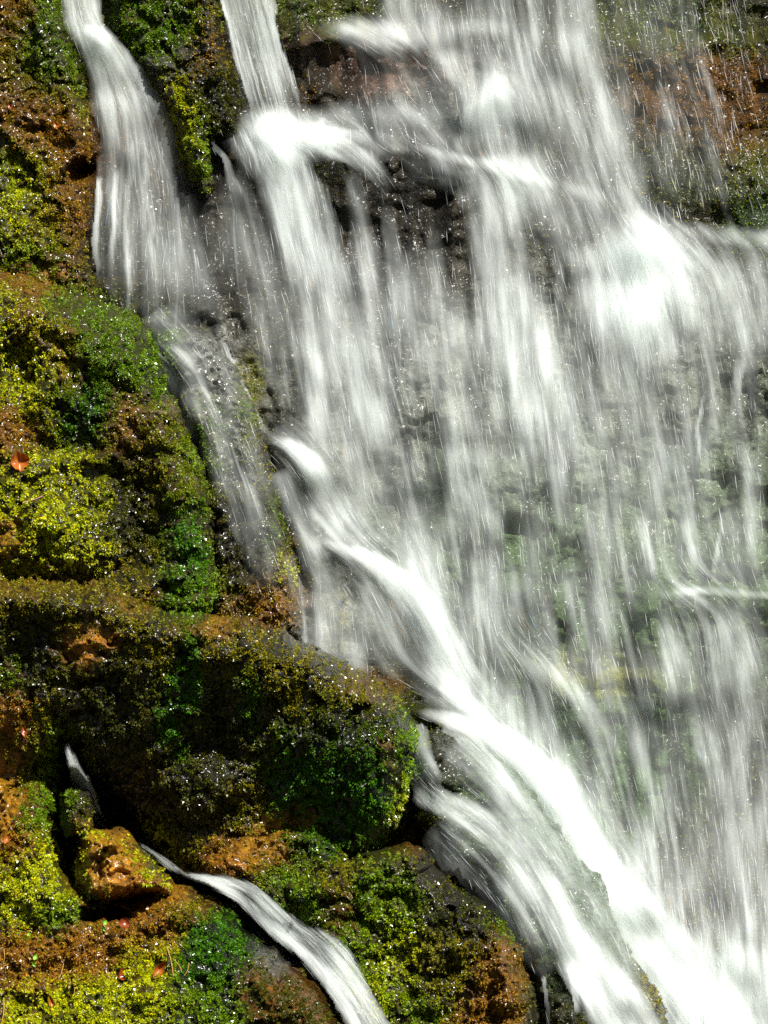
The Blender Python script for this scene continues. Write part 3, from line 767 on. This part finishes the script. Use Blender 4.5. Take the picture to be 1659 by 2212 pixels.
water('stream', 'white stream fanning down the brown rock at upper left',
      [L_([(165, -120, 48, .9), (172, 0, 48, 1.1), (185, 60, 42, 1.4), (225, 110, 50, 1.3), (262, 190, 75, 1.0), (290, 270, 90, .8), (305, 360, 100, .55), (305, 480, 115, .32), (305, 600, 110, .28), (310, 690, 80, .25)]),
       L_([(180, 60, 12, 1.5), (215, 75, 22, 1.8), (250, 100, 20, 1)]), L_([(215, 100, 22, 1.0), (235, 180, 30, 1.2), (255, 260, 35, .9), (275, 330, 20, .5)]),
       L_([(285, 300, 10, .6), (275, 450, 8, .7), (270, 560, 7, .6), (285, 720, 6, .6)]), L_([(250, 360, 9, .9), (240, 480, 8, .9), (242, 600, 7, .6)]), L_([(215, 380, 8, .5), (205, 500, 8, .6), (215, 620, 8, .5)]), L_([(310, 340, 10, .6), (325, 480, 9, .6), (330, 600, 10, .5)]),
       B_(330, 480, 80, 170, .22), B_(380, 600, 60, 100, .2), X_(265, 470, 10, 120, .3), X_(225, 430, 9, 110, .3), X_(300, 520, 9, 130, .35), X_(345, 430, 26, 90, .5), X_(255, 600, 8, 90, .4)],
      [([(165, -250), (172, 0), (188, 55), (230, 95), (280, 190), (310, 300), (330, 420)], 35), ([(188, 60), (225, 150), (245, 280), (245, 500), (250, 720)], 35), ([(250, 90), (330, 190), (370, 330), (410, 520), (430, 700)], 40), ([(290, 350), (290, 720)], 40)],
      lean=.02, air=.04, wide=(4, 12), wob=1.6)

water('water_jet', 'straight white water jet dropping from the top onto the ledge',
      [L_([(505, -160, 58, 1.0), (530, 0, 58, 1.05), (562, 120, 58, 1.05), (588, 200, 58, 1.1), (602, 275, 58, 1.6)], .14), L_([(478, 0, 6, .5), (520, 150, 6, .6), (548, 260, 6, .6)]), L_([(575, 0, 5, .4), (618, 130, 5, .5), (648, 250, 5, .5)]),
       X_(550, 150, 16, 130, .55, -14)],
      [([(470, -250), (527, 0), (600, 280)], 200)], lean=.25, free=.09, air=.05, wide=(3, 9), long=1.6, wob=.15, shares=(.5, .38, .12))

FALL = [
    # below the jet
    B_(610, 292, 85, 45, 2.0), B_(595, 330, 50, 50, 1.3), B_(700, 300, 44, 26, .9), B_(760, 290, 40, 20, .4), L_([(590, 300, 55, 1.6), (625, 400, 75, 1.9), (660, 500, 80, 1.2), (690, 620, 95, .9), (715, 760, 110, .6), (745, 900, 120, .45), (780, 1040, 120, .35)], .7),
    L_([(640, 400, 35, .8), (665, 520, 30, .7), (690, 680, 30, .5)]), L_([(690, 300, 30, .7), (780, 340, 30, .5), (870, 420, 25, .35)]), L_([(650, 700, 22, .5), (680, 830, 22, .45), (700, 960, 30, .4)]),
    L_([(455, 290, 6, 1.2), (475, 330, 9, 1.2), (500, 390, 16, .7), (520, 460, 25, .3)]), L_([(460, 700, 8, .5), (500, 790, 10, .9), (550, 890, 12, .7), (590, 960, 10, .5)]),
    # broad veil from the top right of the middle
    L_([(830, -160, 60, .25), (870, 0, 70, .4), (980, 80, 90, .35), (1000, 200, 80, .3)], .9), B_(800, 75, 75, 26, 1.2, 8), B_(850, 90, 60, 40, .5), B_(740, 70, 30, 16, .6), B_(1040, 60, 55, 18, .5),
    L_([(1100, -160, 200, .32), (1150, 0, 210, .34), (1200, 200, 200, .42), (1270, 400, 170, .55), (1330, 520, 120, .7)], .8),
    L_([(1200, -160, 60, .3), (1225, 0, 60, .4), (1290, 200, 60, .5), (1345, 380, 60, .7), (1380, 500, 60, 1.0)], .8),
    B_(1070, 200, 60, 46, .5), B_(1025, 250, 30, 50, .5, 20), B_(1125, 250, 26, 50, .3), L_([(1070, 190, 45, .6), (1050, 260, 55, .5), (1040, 330, 60, .35)]),
    B_(740, 250, 60, 22, .35), B_(900, 245, 80, 26, .3), L_([(890, 230, 20, .4), (950, 290, 30, .4), (1000, 350, 30, .4)]),
    # white rim of the diagonal ledge
    L_([(800, 318, 12, .3), (920, 320, 14, .45), (1000, 346, 15, .5), (1100, 370, 22, .6), (1200, 396, 16, .5), (1380, 450, 20, .4)], .95), L_([(880, 340, 60, .2), (1000, 380, 60, .3), (1150, 430, 50, .3)], .9), B_(1115, 360, 55, 24, .4), B_(1060, 350, 30, 14, .5),
    # under the ledge
    L_([(1055, 300, 75, .5), (1080, 520, 85, .65), (1110, 680, 95, .55), (1150, 850, 100, .45), (1200, 1100, 100, .35)], .8), L_([(1000, 360, 30, .35), (1010, 460, 30, .3)]), L_([(920, 330, 60, .25), (920, 420, 50, .12)]), L_([(830, 380, 26, .3), (855, 640, 30, .3), (880, 880, 30, .25)], .9), L_([(760, 340, 30, .3), (800, 620, 40, .3), (840, 860, 40, .3)], .9), L_([(930, 420, 24, .2), (950, 640, 30, .25), (980, 860, 30, .2)], .9),
    # the white burst
    B_(1380, 580, 80, 90, 2.4, 20), B_(1330, 555, 90, 30, .9), B_(1400, 650, 90, 90, 1.2), L_([(1250, 545, 60, .4), (1300, 640, 90, .7), (1350, 760, 120, .6), (1380, 900, 130, .4)], .8), L_([(1200, 540, 12, .4), (1215, 700, 14, .4)]),
    L_([(1380, 475, 26, .4), (1470, 500, 28, .45), (1550, 505, 28, .4), (1700, 530, 28, .35), (1850, 560, 28, .3)], .9), L_([(1460, 520, 45, .8), (1550, 580, 50, .9), (1590, 660, 45, .6)], .8), L_([(1540, 560, 90, .5), (1590, 680, 100, .5), (1620, 820, 100, .35)], .9), L_([(1420, 700, 60, .5), (1440, 800, 60, .3)]),
    L_([(1600, 760, 14, .5), (1590, 840, 18, .6), (1600, 950, 14, .35)]),
    # the long curtain
    L_([(1230, 560, 430, .24), (1280, 1000, 430, .28), (1320, 1300, 430, .28), (1400, 1700, 430, .36), (1450, 2000, 400, .55), (1470, 2300, 400, .6)], .5),
    L_([(830, 500, 160, .18), (900, 1000, 180, .28), (960, 1200, 180, .28), (1020, 1500, 170, .25)], .8), L_([(720, 800, 110, .25), (780, 1000, 120, .35), (850, 1180, 100, .35)], .8),
    L_([(860, 1010, 14, .7), (875, 1080, 20, .6), (890, 1160, 24, .35)]), L_([(1000, 1020, 30, .3), (1040, 1110, 45, .5), (1060, 1200, 40, .3)]), L_([(1140, 780, 12, .35), (1180, 900, 14, .4), (1200, 1000, 12, .3)]), L_([(1250, 780, 14, .3), (1300, 960, 14, .4)]),
    L_([(1525, 830, 4, .5), (1515, 880, 5, .8), (1505, 960, 5, .5), (1510, 1030, 4, .3)]), L_([(1380, 1110, 14, .5), (1400, 1180, 16, .5), (1410, 1260, 14, .4)]), L_([(1560, 1080, 5, .5), (1550, 1180, 6, .5), (1545, 1270, 6, .5)]), L_([(1480, 1100, 14, .3), (1500, 1250, 16, .4)]), L_([(1620, 950, 30, .3), (1640, 1250, 30, .3)]),
    # ledge low on the right
    L_([(1380, 1292, 10, .4), (1440, 1282, 12, .5), (1530, 1272, 14, .6), (1600, 1284, 12, .5), (1850, 1300, 12, .5)], .95), L_([(1430, 1300, 30, .7), (1450, 1400, 40, .5), (1480, 1480, 40, .35)], .8), L_([(1560, 1290, 70, .55), (1600, 1400, 80, .5), (1620, 1520, 80, .4)], .8), L_([(1510, 1280, 16, .6), (1530, 1420, 16, .4)]),
    L_([(1100, 1410, 30, .25), (1180, 1440, 34, .4), (1240, 1500, 34, .35), (1290, 1590, 30, .25), (1330, 1680, 30, .2)], .9), L_([(1480, 1480, 20, .4), (1520, 1600, 24, .35), (1580, 1800, 24, .35)]), L_([(1400, 1650, 16, .3), (1440, 1800, 18, .4), (1480, 1900, 18, .3)]), B_(1540, 1900, 90, 40, .3, 5),
    B_(730, 1380, 80, 80, .45), B_(680, 1300, 50, 80, .25), B_(1620, 600, 90, 80, .5), B_(1500, 2180, 200, 150, 1.2), B_(1640, 2200, 150, 200, .6),
    # drizzle at the right
    L_([(1400, -160, 120, .12), (1450, 200, 130, .16), (1540, 480, 140, .25)], .95),
    L_([(480, 330, 40, .15), (520, 440, 60, .22), (560, 600, 60, .28), (600, 780, 60, .3), (650, 940, 50, .25)], .9), L_([(400, 500, 40, .2), (440, 600, 45, .2), (480, 720, 40, .2)], .9),
    L_([(1020, 330, 90, .2), (1120, 410, 120, .45), (1260, 480, 120, .5), (1380, 620, 100, .3)], .95), B_(950, 130, 170, 110, .32), B_(840, 285, 150, 50, .28), B_(1060, 300, 90, 70, .25), B_(570, 580, 80, 150, .12), B_(430, 540, 80, 120, .10),
    # gaps where the rock shows
    X_(900, 440, 120, 90, .35), X_(830, 560, 40, 130, .5, -6), X_(560, 480, 30, 150, .45, -6), X_(860, 150, 100, 40, .5), X_(720, 140, 50, 70, .15), X_(860, 275, 110, 25, .6), X_(960, 640, 70, 90, .5), X_(925, 900, 60, 90, .6), X_(950, 1060, 16, 90, .2, -8), X_(1110, 1180, 20, 110, .35, -6), X_(1215, 1360, 16, 100, .15, -6), X_(1230, 1190, 50, 70, .5), X_(1330, 1480, 110, 30, .5), X_(1230, 340, 60, 60, .8), X_(1560, 1000, 16, 110, .5), X_(1450, 950, 14, 120, .5), X_(1290, 1640, 60, 90, .6), X_(1420, 1600, 30, 120, .6), X_(1340, 1750, 40, 100, .6), X_(800, 1130, 60, 60, .6), X_(1000, 950, 180, 20, .7), X_(1620, 200, 120, 150, .5),
]
FALL_G = [([(540, 250), (600, 330), (640, 430), (690, 620), (740, 860), (800, 1100), (880, 1300)], 70), ([(680, 290), (770, 330), (860, 420), (900, 560)], 35), ([(640, 285), (700, 295), (760, 280)], 18),
          ([(1150, -250), (1200, 100), (1290, 350), (1380, 560), (1420, 800), (1480, 1100)], 160), ([(1380, 495), (1480, 515), (1570, 590), (1610, 720), (1640, 900)], 40), ([(1400, 480), (1500, 495), (1700, 530)], 14),
          ([(1055, 180), (1015, 240), (1000, 330)], 20), ([(1080, 180), (1130, 230), (1165, 330)], 22), ([(830, 318), (920, 320), (1000, 346), (1100, 372), (1200, 398), (1320, 440)], 13),
          ([(720, 60), (800, 75), (900, 120), (960, 190)], 35), ([(880, 230), (950, 280), (1010, 350)], 25),
          ([(1425, 1280), (1445, 1330), (1490, 1480)], 24), ([(1500, 1272), (1570, 1290), (1620, 1400), (1650, 1560)], 50), ([(1440, 1275), (1540, 1272), (1700, 1290)], 9), ([(1525, 830), (1505, 960), (1510, 1040)], 14),
          ([(1130, 1400), (1190, 1450), (1250, 1530), (1310, 1660), (1350, 1780)], 40), ([(455, 290), (480, 330), (505, 410)], 16), ([(460, 700), (520, 830), (590, 960)], 18)]
water('waterfall', 'wide white curtain of falling water down the right side of the cliff', FALL, FALL_G, lean=.13, soft=9, head=.7, patch=.8, air=.05, shares=(.86, .08, .06))

water('spray', 'fine bright drops of spray flying in front of the falls',
      [L_([(1050, -200, 520, .004), (1150, 400, 560, .004), (1250, 1000, 560, .004), (1350, 1700, 500, .004), (1400, 2400, 420, .004)], .5), L_([(1430, -200, 230, .022), (1500, 250, 200, .024), (1560, 560, 160, .012)], .6), L_([(560, 350, 90, .007), (660, 800, 120, .007)], .8)],
      [([(1000, -200), (1120, 400), (1250, 1100), (1400, 2300)], 300)], lean=.2, free=.10, air=.25, soft=9, wob=2.0, head=0.02, shares=(.02, .03, .95), kind='stuff')
water('splash', 'white burst of spray where the straight jet strikes the ledge',
      [B_(612, 292, 80, 42, 1.6), B_(600, 330, 52, 50, .9), B_(695, 300, 38, 22, .5), L_([(660, 300, 14, .6), (690, 270, 9, .5), (720, 248, 6, .3)]), L_([(690, 305, 14, .5), (740, 285, 9, .4), (780, 282, 6, .2)])],
      [([(560, 260), (590, 310), (625, 400)], 40), ([(640, 300), (700, 296), (770, 330)], 22), ([(650, 300), (700, 262), (730, 245)], 16)], lean=.3, free=.03, air=.06, wide=(5, 14), long=.35, wob=2.5, patch=1.2, shares=(.6, .25, .15))
water('splash', 'brightest white burst of spray on the ledge at the right',
      [B_(1385, 585, 75, 80, 1.8, 20), B_(1340, 560, 80, 26, .7), B_(1410, 660, 80, 90, .8), B_(1460, 540, 60, 40, .5)],
      [([(1340, 480), (1390, 600), (1420, 760)], 80), ([(1400, 520), (1500, 560), (1560, 650)], 40)], lean=.2, free=.03, air=.05, wide=(6, 18), long=.6, wob=1.2, patch=1.0, shares=(.75, .15, .10))

water('cascade', 'bright white cascade stepping diagonally down to the lower right corner',
      [L_([(575, 940, 8, .8), (600, 952, 16, 1.5), (640, 970, 24, 1.6), (680, 1020, 40, 1.2), (720, 1100, 60, .9), (800, 1260, 70, .6)], .95), L_([(600, 880, 80, .2), (700, 1040, 100, .4), (840, 1190, 120, .45), (940, 1380, 120, .45), (1040, 1540, 110, .45), (1200, 1720, 110, .4), (1330, 1900, 100, .4)], .95), L_([(640, 965, 14, .6), (690, 1000, 16, .6), (730, 1080, 22, .4)]),
       L_([(675, 1158, 8, .6), (720, 1180, 16, 1.0), (800, 1205, 24, 1.8), (860, 1245, 38, 2.2), (920, 1330, 52, 2.0), (975, 1430, 60, 1.6), (1020, 1510, 66, 1.6), (1110, 1620, 60, 1.4)], .95), L_([(760, 1230, 40, .35), (820, 1350, 60, .4), (880, 1480, 60, .5)], .8),
       L_([(885, 1535, 10, .8), (930, 1545, 18, 1.6), (1000, 1562, 26, 2.2), (1080, 1595, 36, 3.0), (1150, 1650, 46, 3.4), (1210, 1740, 52, 3.2), (1275, 1850, 56, 2.8), (1340, 1950, 64, 2.4), (1400, 2030, 80, 2.6), (1480, 2120, 110, 3.0), (1560, 2220, 140, 3.2), (1640, 2330, 150, 3.2)], .85),
       L_([(1150, 1620, 40, .4), (1260, 1760, 60, .5), (1360, 1900, 80, .6), (1450, 2020, 90, .7)], .9), B_(1390, 1960, 35, 40, .8), X_(1390, 1985, 28, 40, .55, -30), X_(830, 1090, 30, 40, .7)],
      [([(575, 938), (630, 962), (690, 1030), (740, 1130), (800, 1260)], 40), ([(670, 1155), (740, 1185), (830, 1215), (900, 1290), (970, 1420), (1050, 1560)], 50), ([(880, 1532), (960, 1552), (1080, 1595), (1170, 1670), (1270, 1840), (1390, 2020), (1520, 2170), (1650, 2340)], 70)],
      lean=.4, air=.06, wide=(5, 16), wob=.6, head=.5)

water('waterfall_branch', 'soft white branch of water sliding over the grey green rock hump',
      [L_([(900, 1560, 20, .5), (910, 1640, 35, .5), (930, 1720, 50, .6)], .8), L_([(890, 1710, 26, .6), (950, 1730, 36, .9), (1020, 1765, 40, 1.1), (1090, 1815, 46, .9), (1150, 1900, 50, .8), (1210, 1980, 54, 1.4), (1250, 2060, 60, 1.9), (1300, 2140, 70, 1.9), (1370, 2230, 80, 2.0), (1440, 2330, 80, 2)], .75),
       L_([(980, 1590, 60, .3), (1060, 1680, 80, .4), (1150, 1790, 90, .4), (1240, 1910, 80, .4), (1330, 2060, 70, .45), (1420, 2200, 60, .5)], .9), L_([(930, 1780, 60, .3), (1040, 1880, 80, .4), (1140, 2000, 70, .35), (1200, 2140, 50, .3)], .9), L_([(1270, 2030, 20, .4), (1350, 2130, 30, .5), (1420, 2230, 40, .6)], .8), L_([(1170, 2110, 8, .3), (1185, 2180, 9, .7), (1180, 2230, 9, .5)]), L_([(1235, 2110, 8, .6), (1245, 2200, 9, .5)]), L_([(950, 1570, 14, .4), (1010, 1590, 20, .5), (1060, 1650, 22, .4), (1120, 1750, 20, .3)])],
      [([(895, 1560), (900, 1660), (930, 1730)], 35), ([(890, 1705), (1000, 1750), (1100, 1820), (1180, 1930), (1250, 2060), (1340, 2200), (1450, 2350)], 60), ([(960, 1575), (1060, 1640), (1160, 1780), (1260, 1940), (1340, 2080)], 50), ([(940, 1790), (1050, 1880), (1150, 2010), (1200, 2150)], 40)],
      rocks=['grey green rock hump that splits the lower cascade', 'dark wet stone under thin splashes at the foot of the cascade'], lean=.35, air=.05, wide=(5, 18), wob=.8)

water('small_stream', 'narrow white stream twisting between the mossy bank and the green slope',
      [L_([(385, 1885, 3, 1.0), (420, 1892, 7, 1.3), (460, 1902, 16, 1.5), (520, 1925, 28, 1.4), (570, 1965, 34, 1.3), (620, 2010, 36, 1.3), (665, 2040, 40, 1.3), (710, 2080, 46, 1.3), (750, 2130, 46, 1.5), (785, 2190, 42, 1.6), (820, 2260, 46, 1.6), (850, 2340, 46, 1.6)], .65),
       L_([(430, 1893, 3, .5), (500, 1900, 6, .9), (550, 1915, 7, .9), (600, 1965, 7, .7), (640, 2010, 6, .6)]), L_([(650, 2005, 5, .6), (710, 2020, 8, .7), (760, 2070, 9, .6), (790, 2130, 8, .5)]), X_(530, 1935, 40, 9, .55, 32), X_(690, 2060, 60, 10, .6, 40)],
      [([(385, 1885), (450, 1898), (530, 1918), (600, 1985), (680, 2050), (750, 2130), (800, 2210), (850, 2330)], 60), ([(440, 1893), (540, 1908), (610, 1975), (650, 2008)], 14), ([(650, 2006), (730, 2035), (790, 2130)], 16)],
      rocks=['big dark boulder with emerald moss on its right flank beside the cascade', 'mossy green and dark rock slope right of the small stream', 'low golden brown rock tier with bright glints under the big boulder', 'bright yellow green mossy bank strewn with leaves and straw'], lean=.6, free=.03, air=.03, wide=(4, 10), long=.7, wob=1.0, patch=.3, shares=(.6, .30, .10))

water('hidden_stream', 'thin white stream slipping down behind the small dark stone',
      [L_([(146, 1612, 4, 1.2), (158, 1650, 12, 1.6), (172, 1690, 20, 1.6), (190, 1730, 22, 1.3), (212, 1775, 18, .8), (235, 1800, 12, .5)], .35), L_([(300, 1820, 4, .4), (335, 1845, 8, .7), (370, 1875, 8, .9), (400, 1890, 5, 1.0)], .5)],
      [([(144, 1600), (160, 1660), (190, 1730), (230, 1800), (330, 1845), (400, 1892)], 60)],
      rocks=['big dark boulder with emerald moss on its right flank beside the cascade'], lean=.4, free=.22, air=.02, wide=(3, 8), long=.5, wob=.3, shares=(.55, .37, .08))

water('water_film', 'thin glassy film of water sliding over the wet grey rock strip',
      [L_([(330, 660, 60, .15), (400, 770, 95, .2), (460, 870, 110, .22), (500, 980, 90, .2), (550, 1120, 70, .18), (610, 1330, 60, .18)], .9), L_([(340, 735, 12, .3), (400, 770, 16, .25), (430, 830, 24, .12)], .9), L_([(420, 800, 10, .15), (470, 900, 16, .18), (500, 980, 16, .15), (520, 1060, 16, .1)], .9), X_(470, 820, 26, 50, .4), X_(430, 930, 20, 60, .4), X_(520, 960, 16, 70, .4), L_([(600, 1010, 30, .3), (650, 1120, 40, .3), (700, 1250, 50, .3), (780, 1380, 50, .3)], .9), L_([(620, 1200, 16, .2), (660, 1320, 20, .2)])],
      [([(340, 730), (410, 780), (470, 890), (510, 1020)], 60), ([(600, 1000), (680, 1200), (800, 1400)], 60)],
      rocks=['wet grey rock strip between the mossy bulge and the curtain of water', 'mossy green and dark rock slope right of the small stream'], lean=.3, air=.02, wide=(3, 9), long=.5, wob=1.6)

# ------------------------------------------------------------------ small things lying on the rocks
def front_depth(u, v):
    y = float(cliff_depth(np.array([u]), np.array([v]))[0])
    for R in ROCKS.values():
        u0, u1, v0, v1 = R['box']
        if u0 < u < u1 and v0 < v < v1 and float(R['sd'](np.array([u]), np.array([v]))[0]) > 2:
            y = min(y, float(R['depth'](np.array([u]), np.array([v]))[0]))
    return y

def leaf_mesh(name, length, width, curl, rot, tilt, mat, lobes=0, parent=None, loc=(0, 0, 0)):
    nl, nw = 14, 6
    t = np.linspace(0, 1, nl + 1); s = np.linspace(-1, 1, nw + 1)
    Wd = width / 2 * np.sin(np.pi * np.clip(t, 0.0, 1)) ** .8 * (1 + .35 * lobes * np.sin(t * 9.4) ** 2)
    Tg, Sg = np.meshgrid(t, s, indexing='ij')
    x = Sg * Wd[:, None]; z = (Tg - .5) * length
    y = -curl * length * (np.abs(Sg) ** 1.5 * .55 + .5 * (2 * Tg - 1) ** 2) + 0.06 * width * np.sin(Tg * 11 + Sg * 3)
    co = np.stack([x, y, z], -1).reshape(-1, 3)
    m = len(co)
    co2 = co + np.array([0, .0006, 0])
    ids = np.arange(m).reshape(nl + 1, nw + 1)
    f = np.stack([ids[:-1, :-1], ids[:-1, 1:], ids[1:, 1:], ids[1:, :-1]], -1).reshape(-1, 4)
    f = np.concatenate([f, f[:, ::-1] + m])
    o = make_mesh(name, np.concatenate([co, co2]), f, 4, mat, parent)
    o.rotation_euler = (tilt, rot, 0)
    o.location = loc
    return o

def tube_mesh(name, pts, r0, r1, mat, parent=None):
    P = np.asarray(pts, float); k = 5
    T = np.gradient(P, axis=0); T /= np.linalg.norm(T, axis=1)[:, None]
    A = np.cross(T, [0.13, 1, 0.2]); A /= np.linalg.norm(A, axis=1)[:, None]
    Bn = np.cross(T, A)
    r = np.linspace(r0, r1, len(P))[:, None, None]
    an = np.arange(k) / k * 2 * np.pi
    co = P[:, None] + r * (A[:, None] * np.cos(an)[None, :, None] + Bn[:, None] * np.sin(an)[None, :, None])
    ids = np.arange(len(P) * k).reshape(len(P), k)
    f = np.stack([ids[:-1], np.roll(ids[:-1], -1, 1), np.roll(ids[1:], -1, 1), ids[1:]], -1).reshape(-1, 4)
    return make_mesh(name, co.reshape(-1, 3), f, 4, mat, parent)

LEAVES = [  # u, v, length m, width m, rotation, curl, material, lobes, label
    (38, 998, .078, .060, 75, .45, M_LEAF, 1, 'curled orange leaf resting on the lime moss cushion at the left edge'),
    (122, 273, .042, .020, -25, .2, M_LEAF, 0, 'small red orange oval leaf stuck to the brown upper left rock face'),
    (23, 232, .038, .018, -30, .2, M_RED, 0, 'narrow dark red leaf near the left edge of the upper rock face'),
    (268, 2104, .056, .034, 60, .3, M_RED, 1, 'dull red brown leaf flat on the mossy bank below the hollow'),
    (341, 2099, .072, .030, 35, .4, M_LEAF, 0, 'bright orange folded leaf on the mossy bank beside a long straw'),
    (268, 1996, .044, .036, 20, .3, M_RED, 0, 'dark red leaf at the right end of the black hollow'),
    (53, 1582, .046, .019, -12, .2, M_RED, 0, 'small red leaf on the glinting rock above the golden stone'),
    (113, 2170, .060, .018, -14, .3, M_LEAF, 0, 'slim orange leaf near the bottom edge of the mossy bank'),
    (14, 1814, .040, .018, 20, .25, M_LEAF, 0, 'small orange leaf just below the golden stone at the left edge'),
]
for (u, v, ln, wd, rot, curl, mat, lobes, label) in LEAVES:
    y = front_depth(u, v) - 0.016
    o = leaf_mesh('fallen_leaf', ln, wd, curl, math.radians(rot), math.radians(-25), mat, lobes, None, world_pos(u, v, y))
    tag(o, label, 'leaf', 'fallen leaves on the rocks')
    k = tube_mesh('leaf_stalk', [(0, -.001, -ln * .48), (.002, -.003, -ln * .62), (.005, -.004, -ln * .75)], .0012, .0007, M_TWIG, o)

STRAWS = [
    ((360, 2044), (375, 2118), M_STRAW, .0020, 'long yellow straw on the mossy bank right of the orange folded leaf'),
    ((380, 2078), (392, 2100), M_STRAW, .0016, 'short yellow straw beside the long straw on the mossy bank'),
    ((8, 2050), (6, 2084), M_STRAW, .0020, 'short straw at the left edge of the mossy bank, the upper one'),
    ((8, 2158), (2, 2215), M_STRAW, .0022, 'orange yellow straw in the bottom left corner of the bank'),
    ((173, 2024), (192, 2103), M_TWIG, .0014, 'thin red brown stem hanging down below the black hollow'),
    ((138, 2073), (124, 2120), M_STRAW, .0014, 'slanting pale straw in the middle of the brown part of the bank'),
    ((159, 2124), (157, 2158), M_STRAW, .0014, 'short upright straw on the lime moss near the bottom edge'),
    ((92, 1072), (48, 1087), M_TWIG, .0042, 'brown twig lying across the lime moss cushion'),
    ((262, 1226), (290, 1235), M_TWIG, .0022, 'small golden brown twig on dark moss at the foot of the mossy bulge'),
    ((408, 2080), (398, 2108), M_STRAW, .0013, 'pale straw farthest right on the mossy bank'),
]
for (a, b, mat, r, label) in STRAWS:
    pts = []
    for t in np.linspace(0, 1, 8):
        u = a[0] + (b[0] - a[0]) * t + 3 * math.sin(t * 3.1); v = a[1] + (b[1] - a[1]) * t
        pts.append((u, v, front_depth(u, v)))
    ys = np.array([p[2] for p in pts]); line = np.polyval(np.polyfit(np.arange(8), ys, 1), np.arange(8)); line -= max(0, (line - ys).max()) * .8 + .010
    W = np.array([world_pos(p[0], p[1], y) for p, y in zip(pts, line)])
    tag(tube_mesh('twig' if mat is M_TWIG else 'straw', W, r, r * .6, mat), label, 'twig' if mat is M_TWIG else 'straw', 'twigs and straws on the rocks')

for (u, v, s, label) in [(77, 2074, .022, 'tiny lime seedling with two leaves on the brown part of the bank'), (228, 1999, .020, 'tiny lime seedling at the lower rim of the black hollow'), (62, 2021, .013, 'smallest lime seedling, above the other one on the brown bank')]:
    y = front_depth(u, v)
    p = world_pos(u, v, y)
    e = bpy.data.objects.new('seedling', None); col.objects.link(e); e.location = p; e.empty_display_size = .02
    tag(e, label, 'seedling', 'lime seedlings on the bank')
    tube_mesh('stem', [(0, .004, 0), (0, -.008, .002), (0, -.018, .006)], .0009, .0007, M_SPROUT, e)
    leaf_mesh('leaf', s, s * .62, .15, math.radians(25), math.radians(-30), M_SPROUT, 0, e, (.001, -.020, s * .55))
    leaf_mesh('leaf', s, s * .62, .15, math.radians(160), math.radians(-10), M_SPROUT, 0, e, (-.002, -.020, -s * .40))
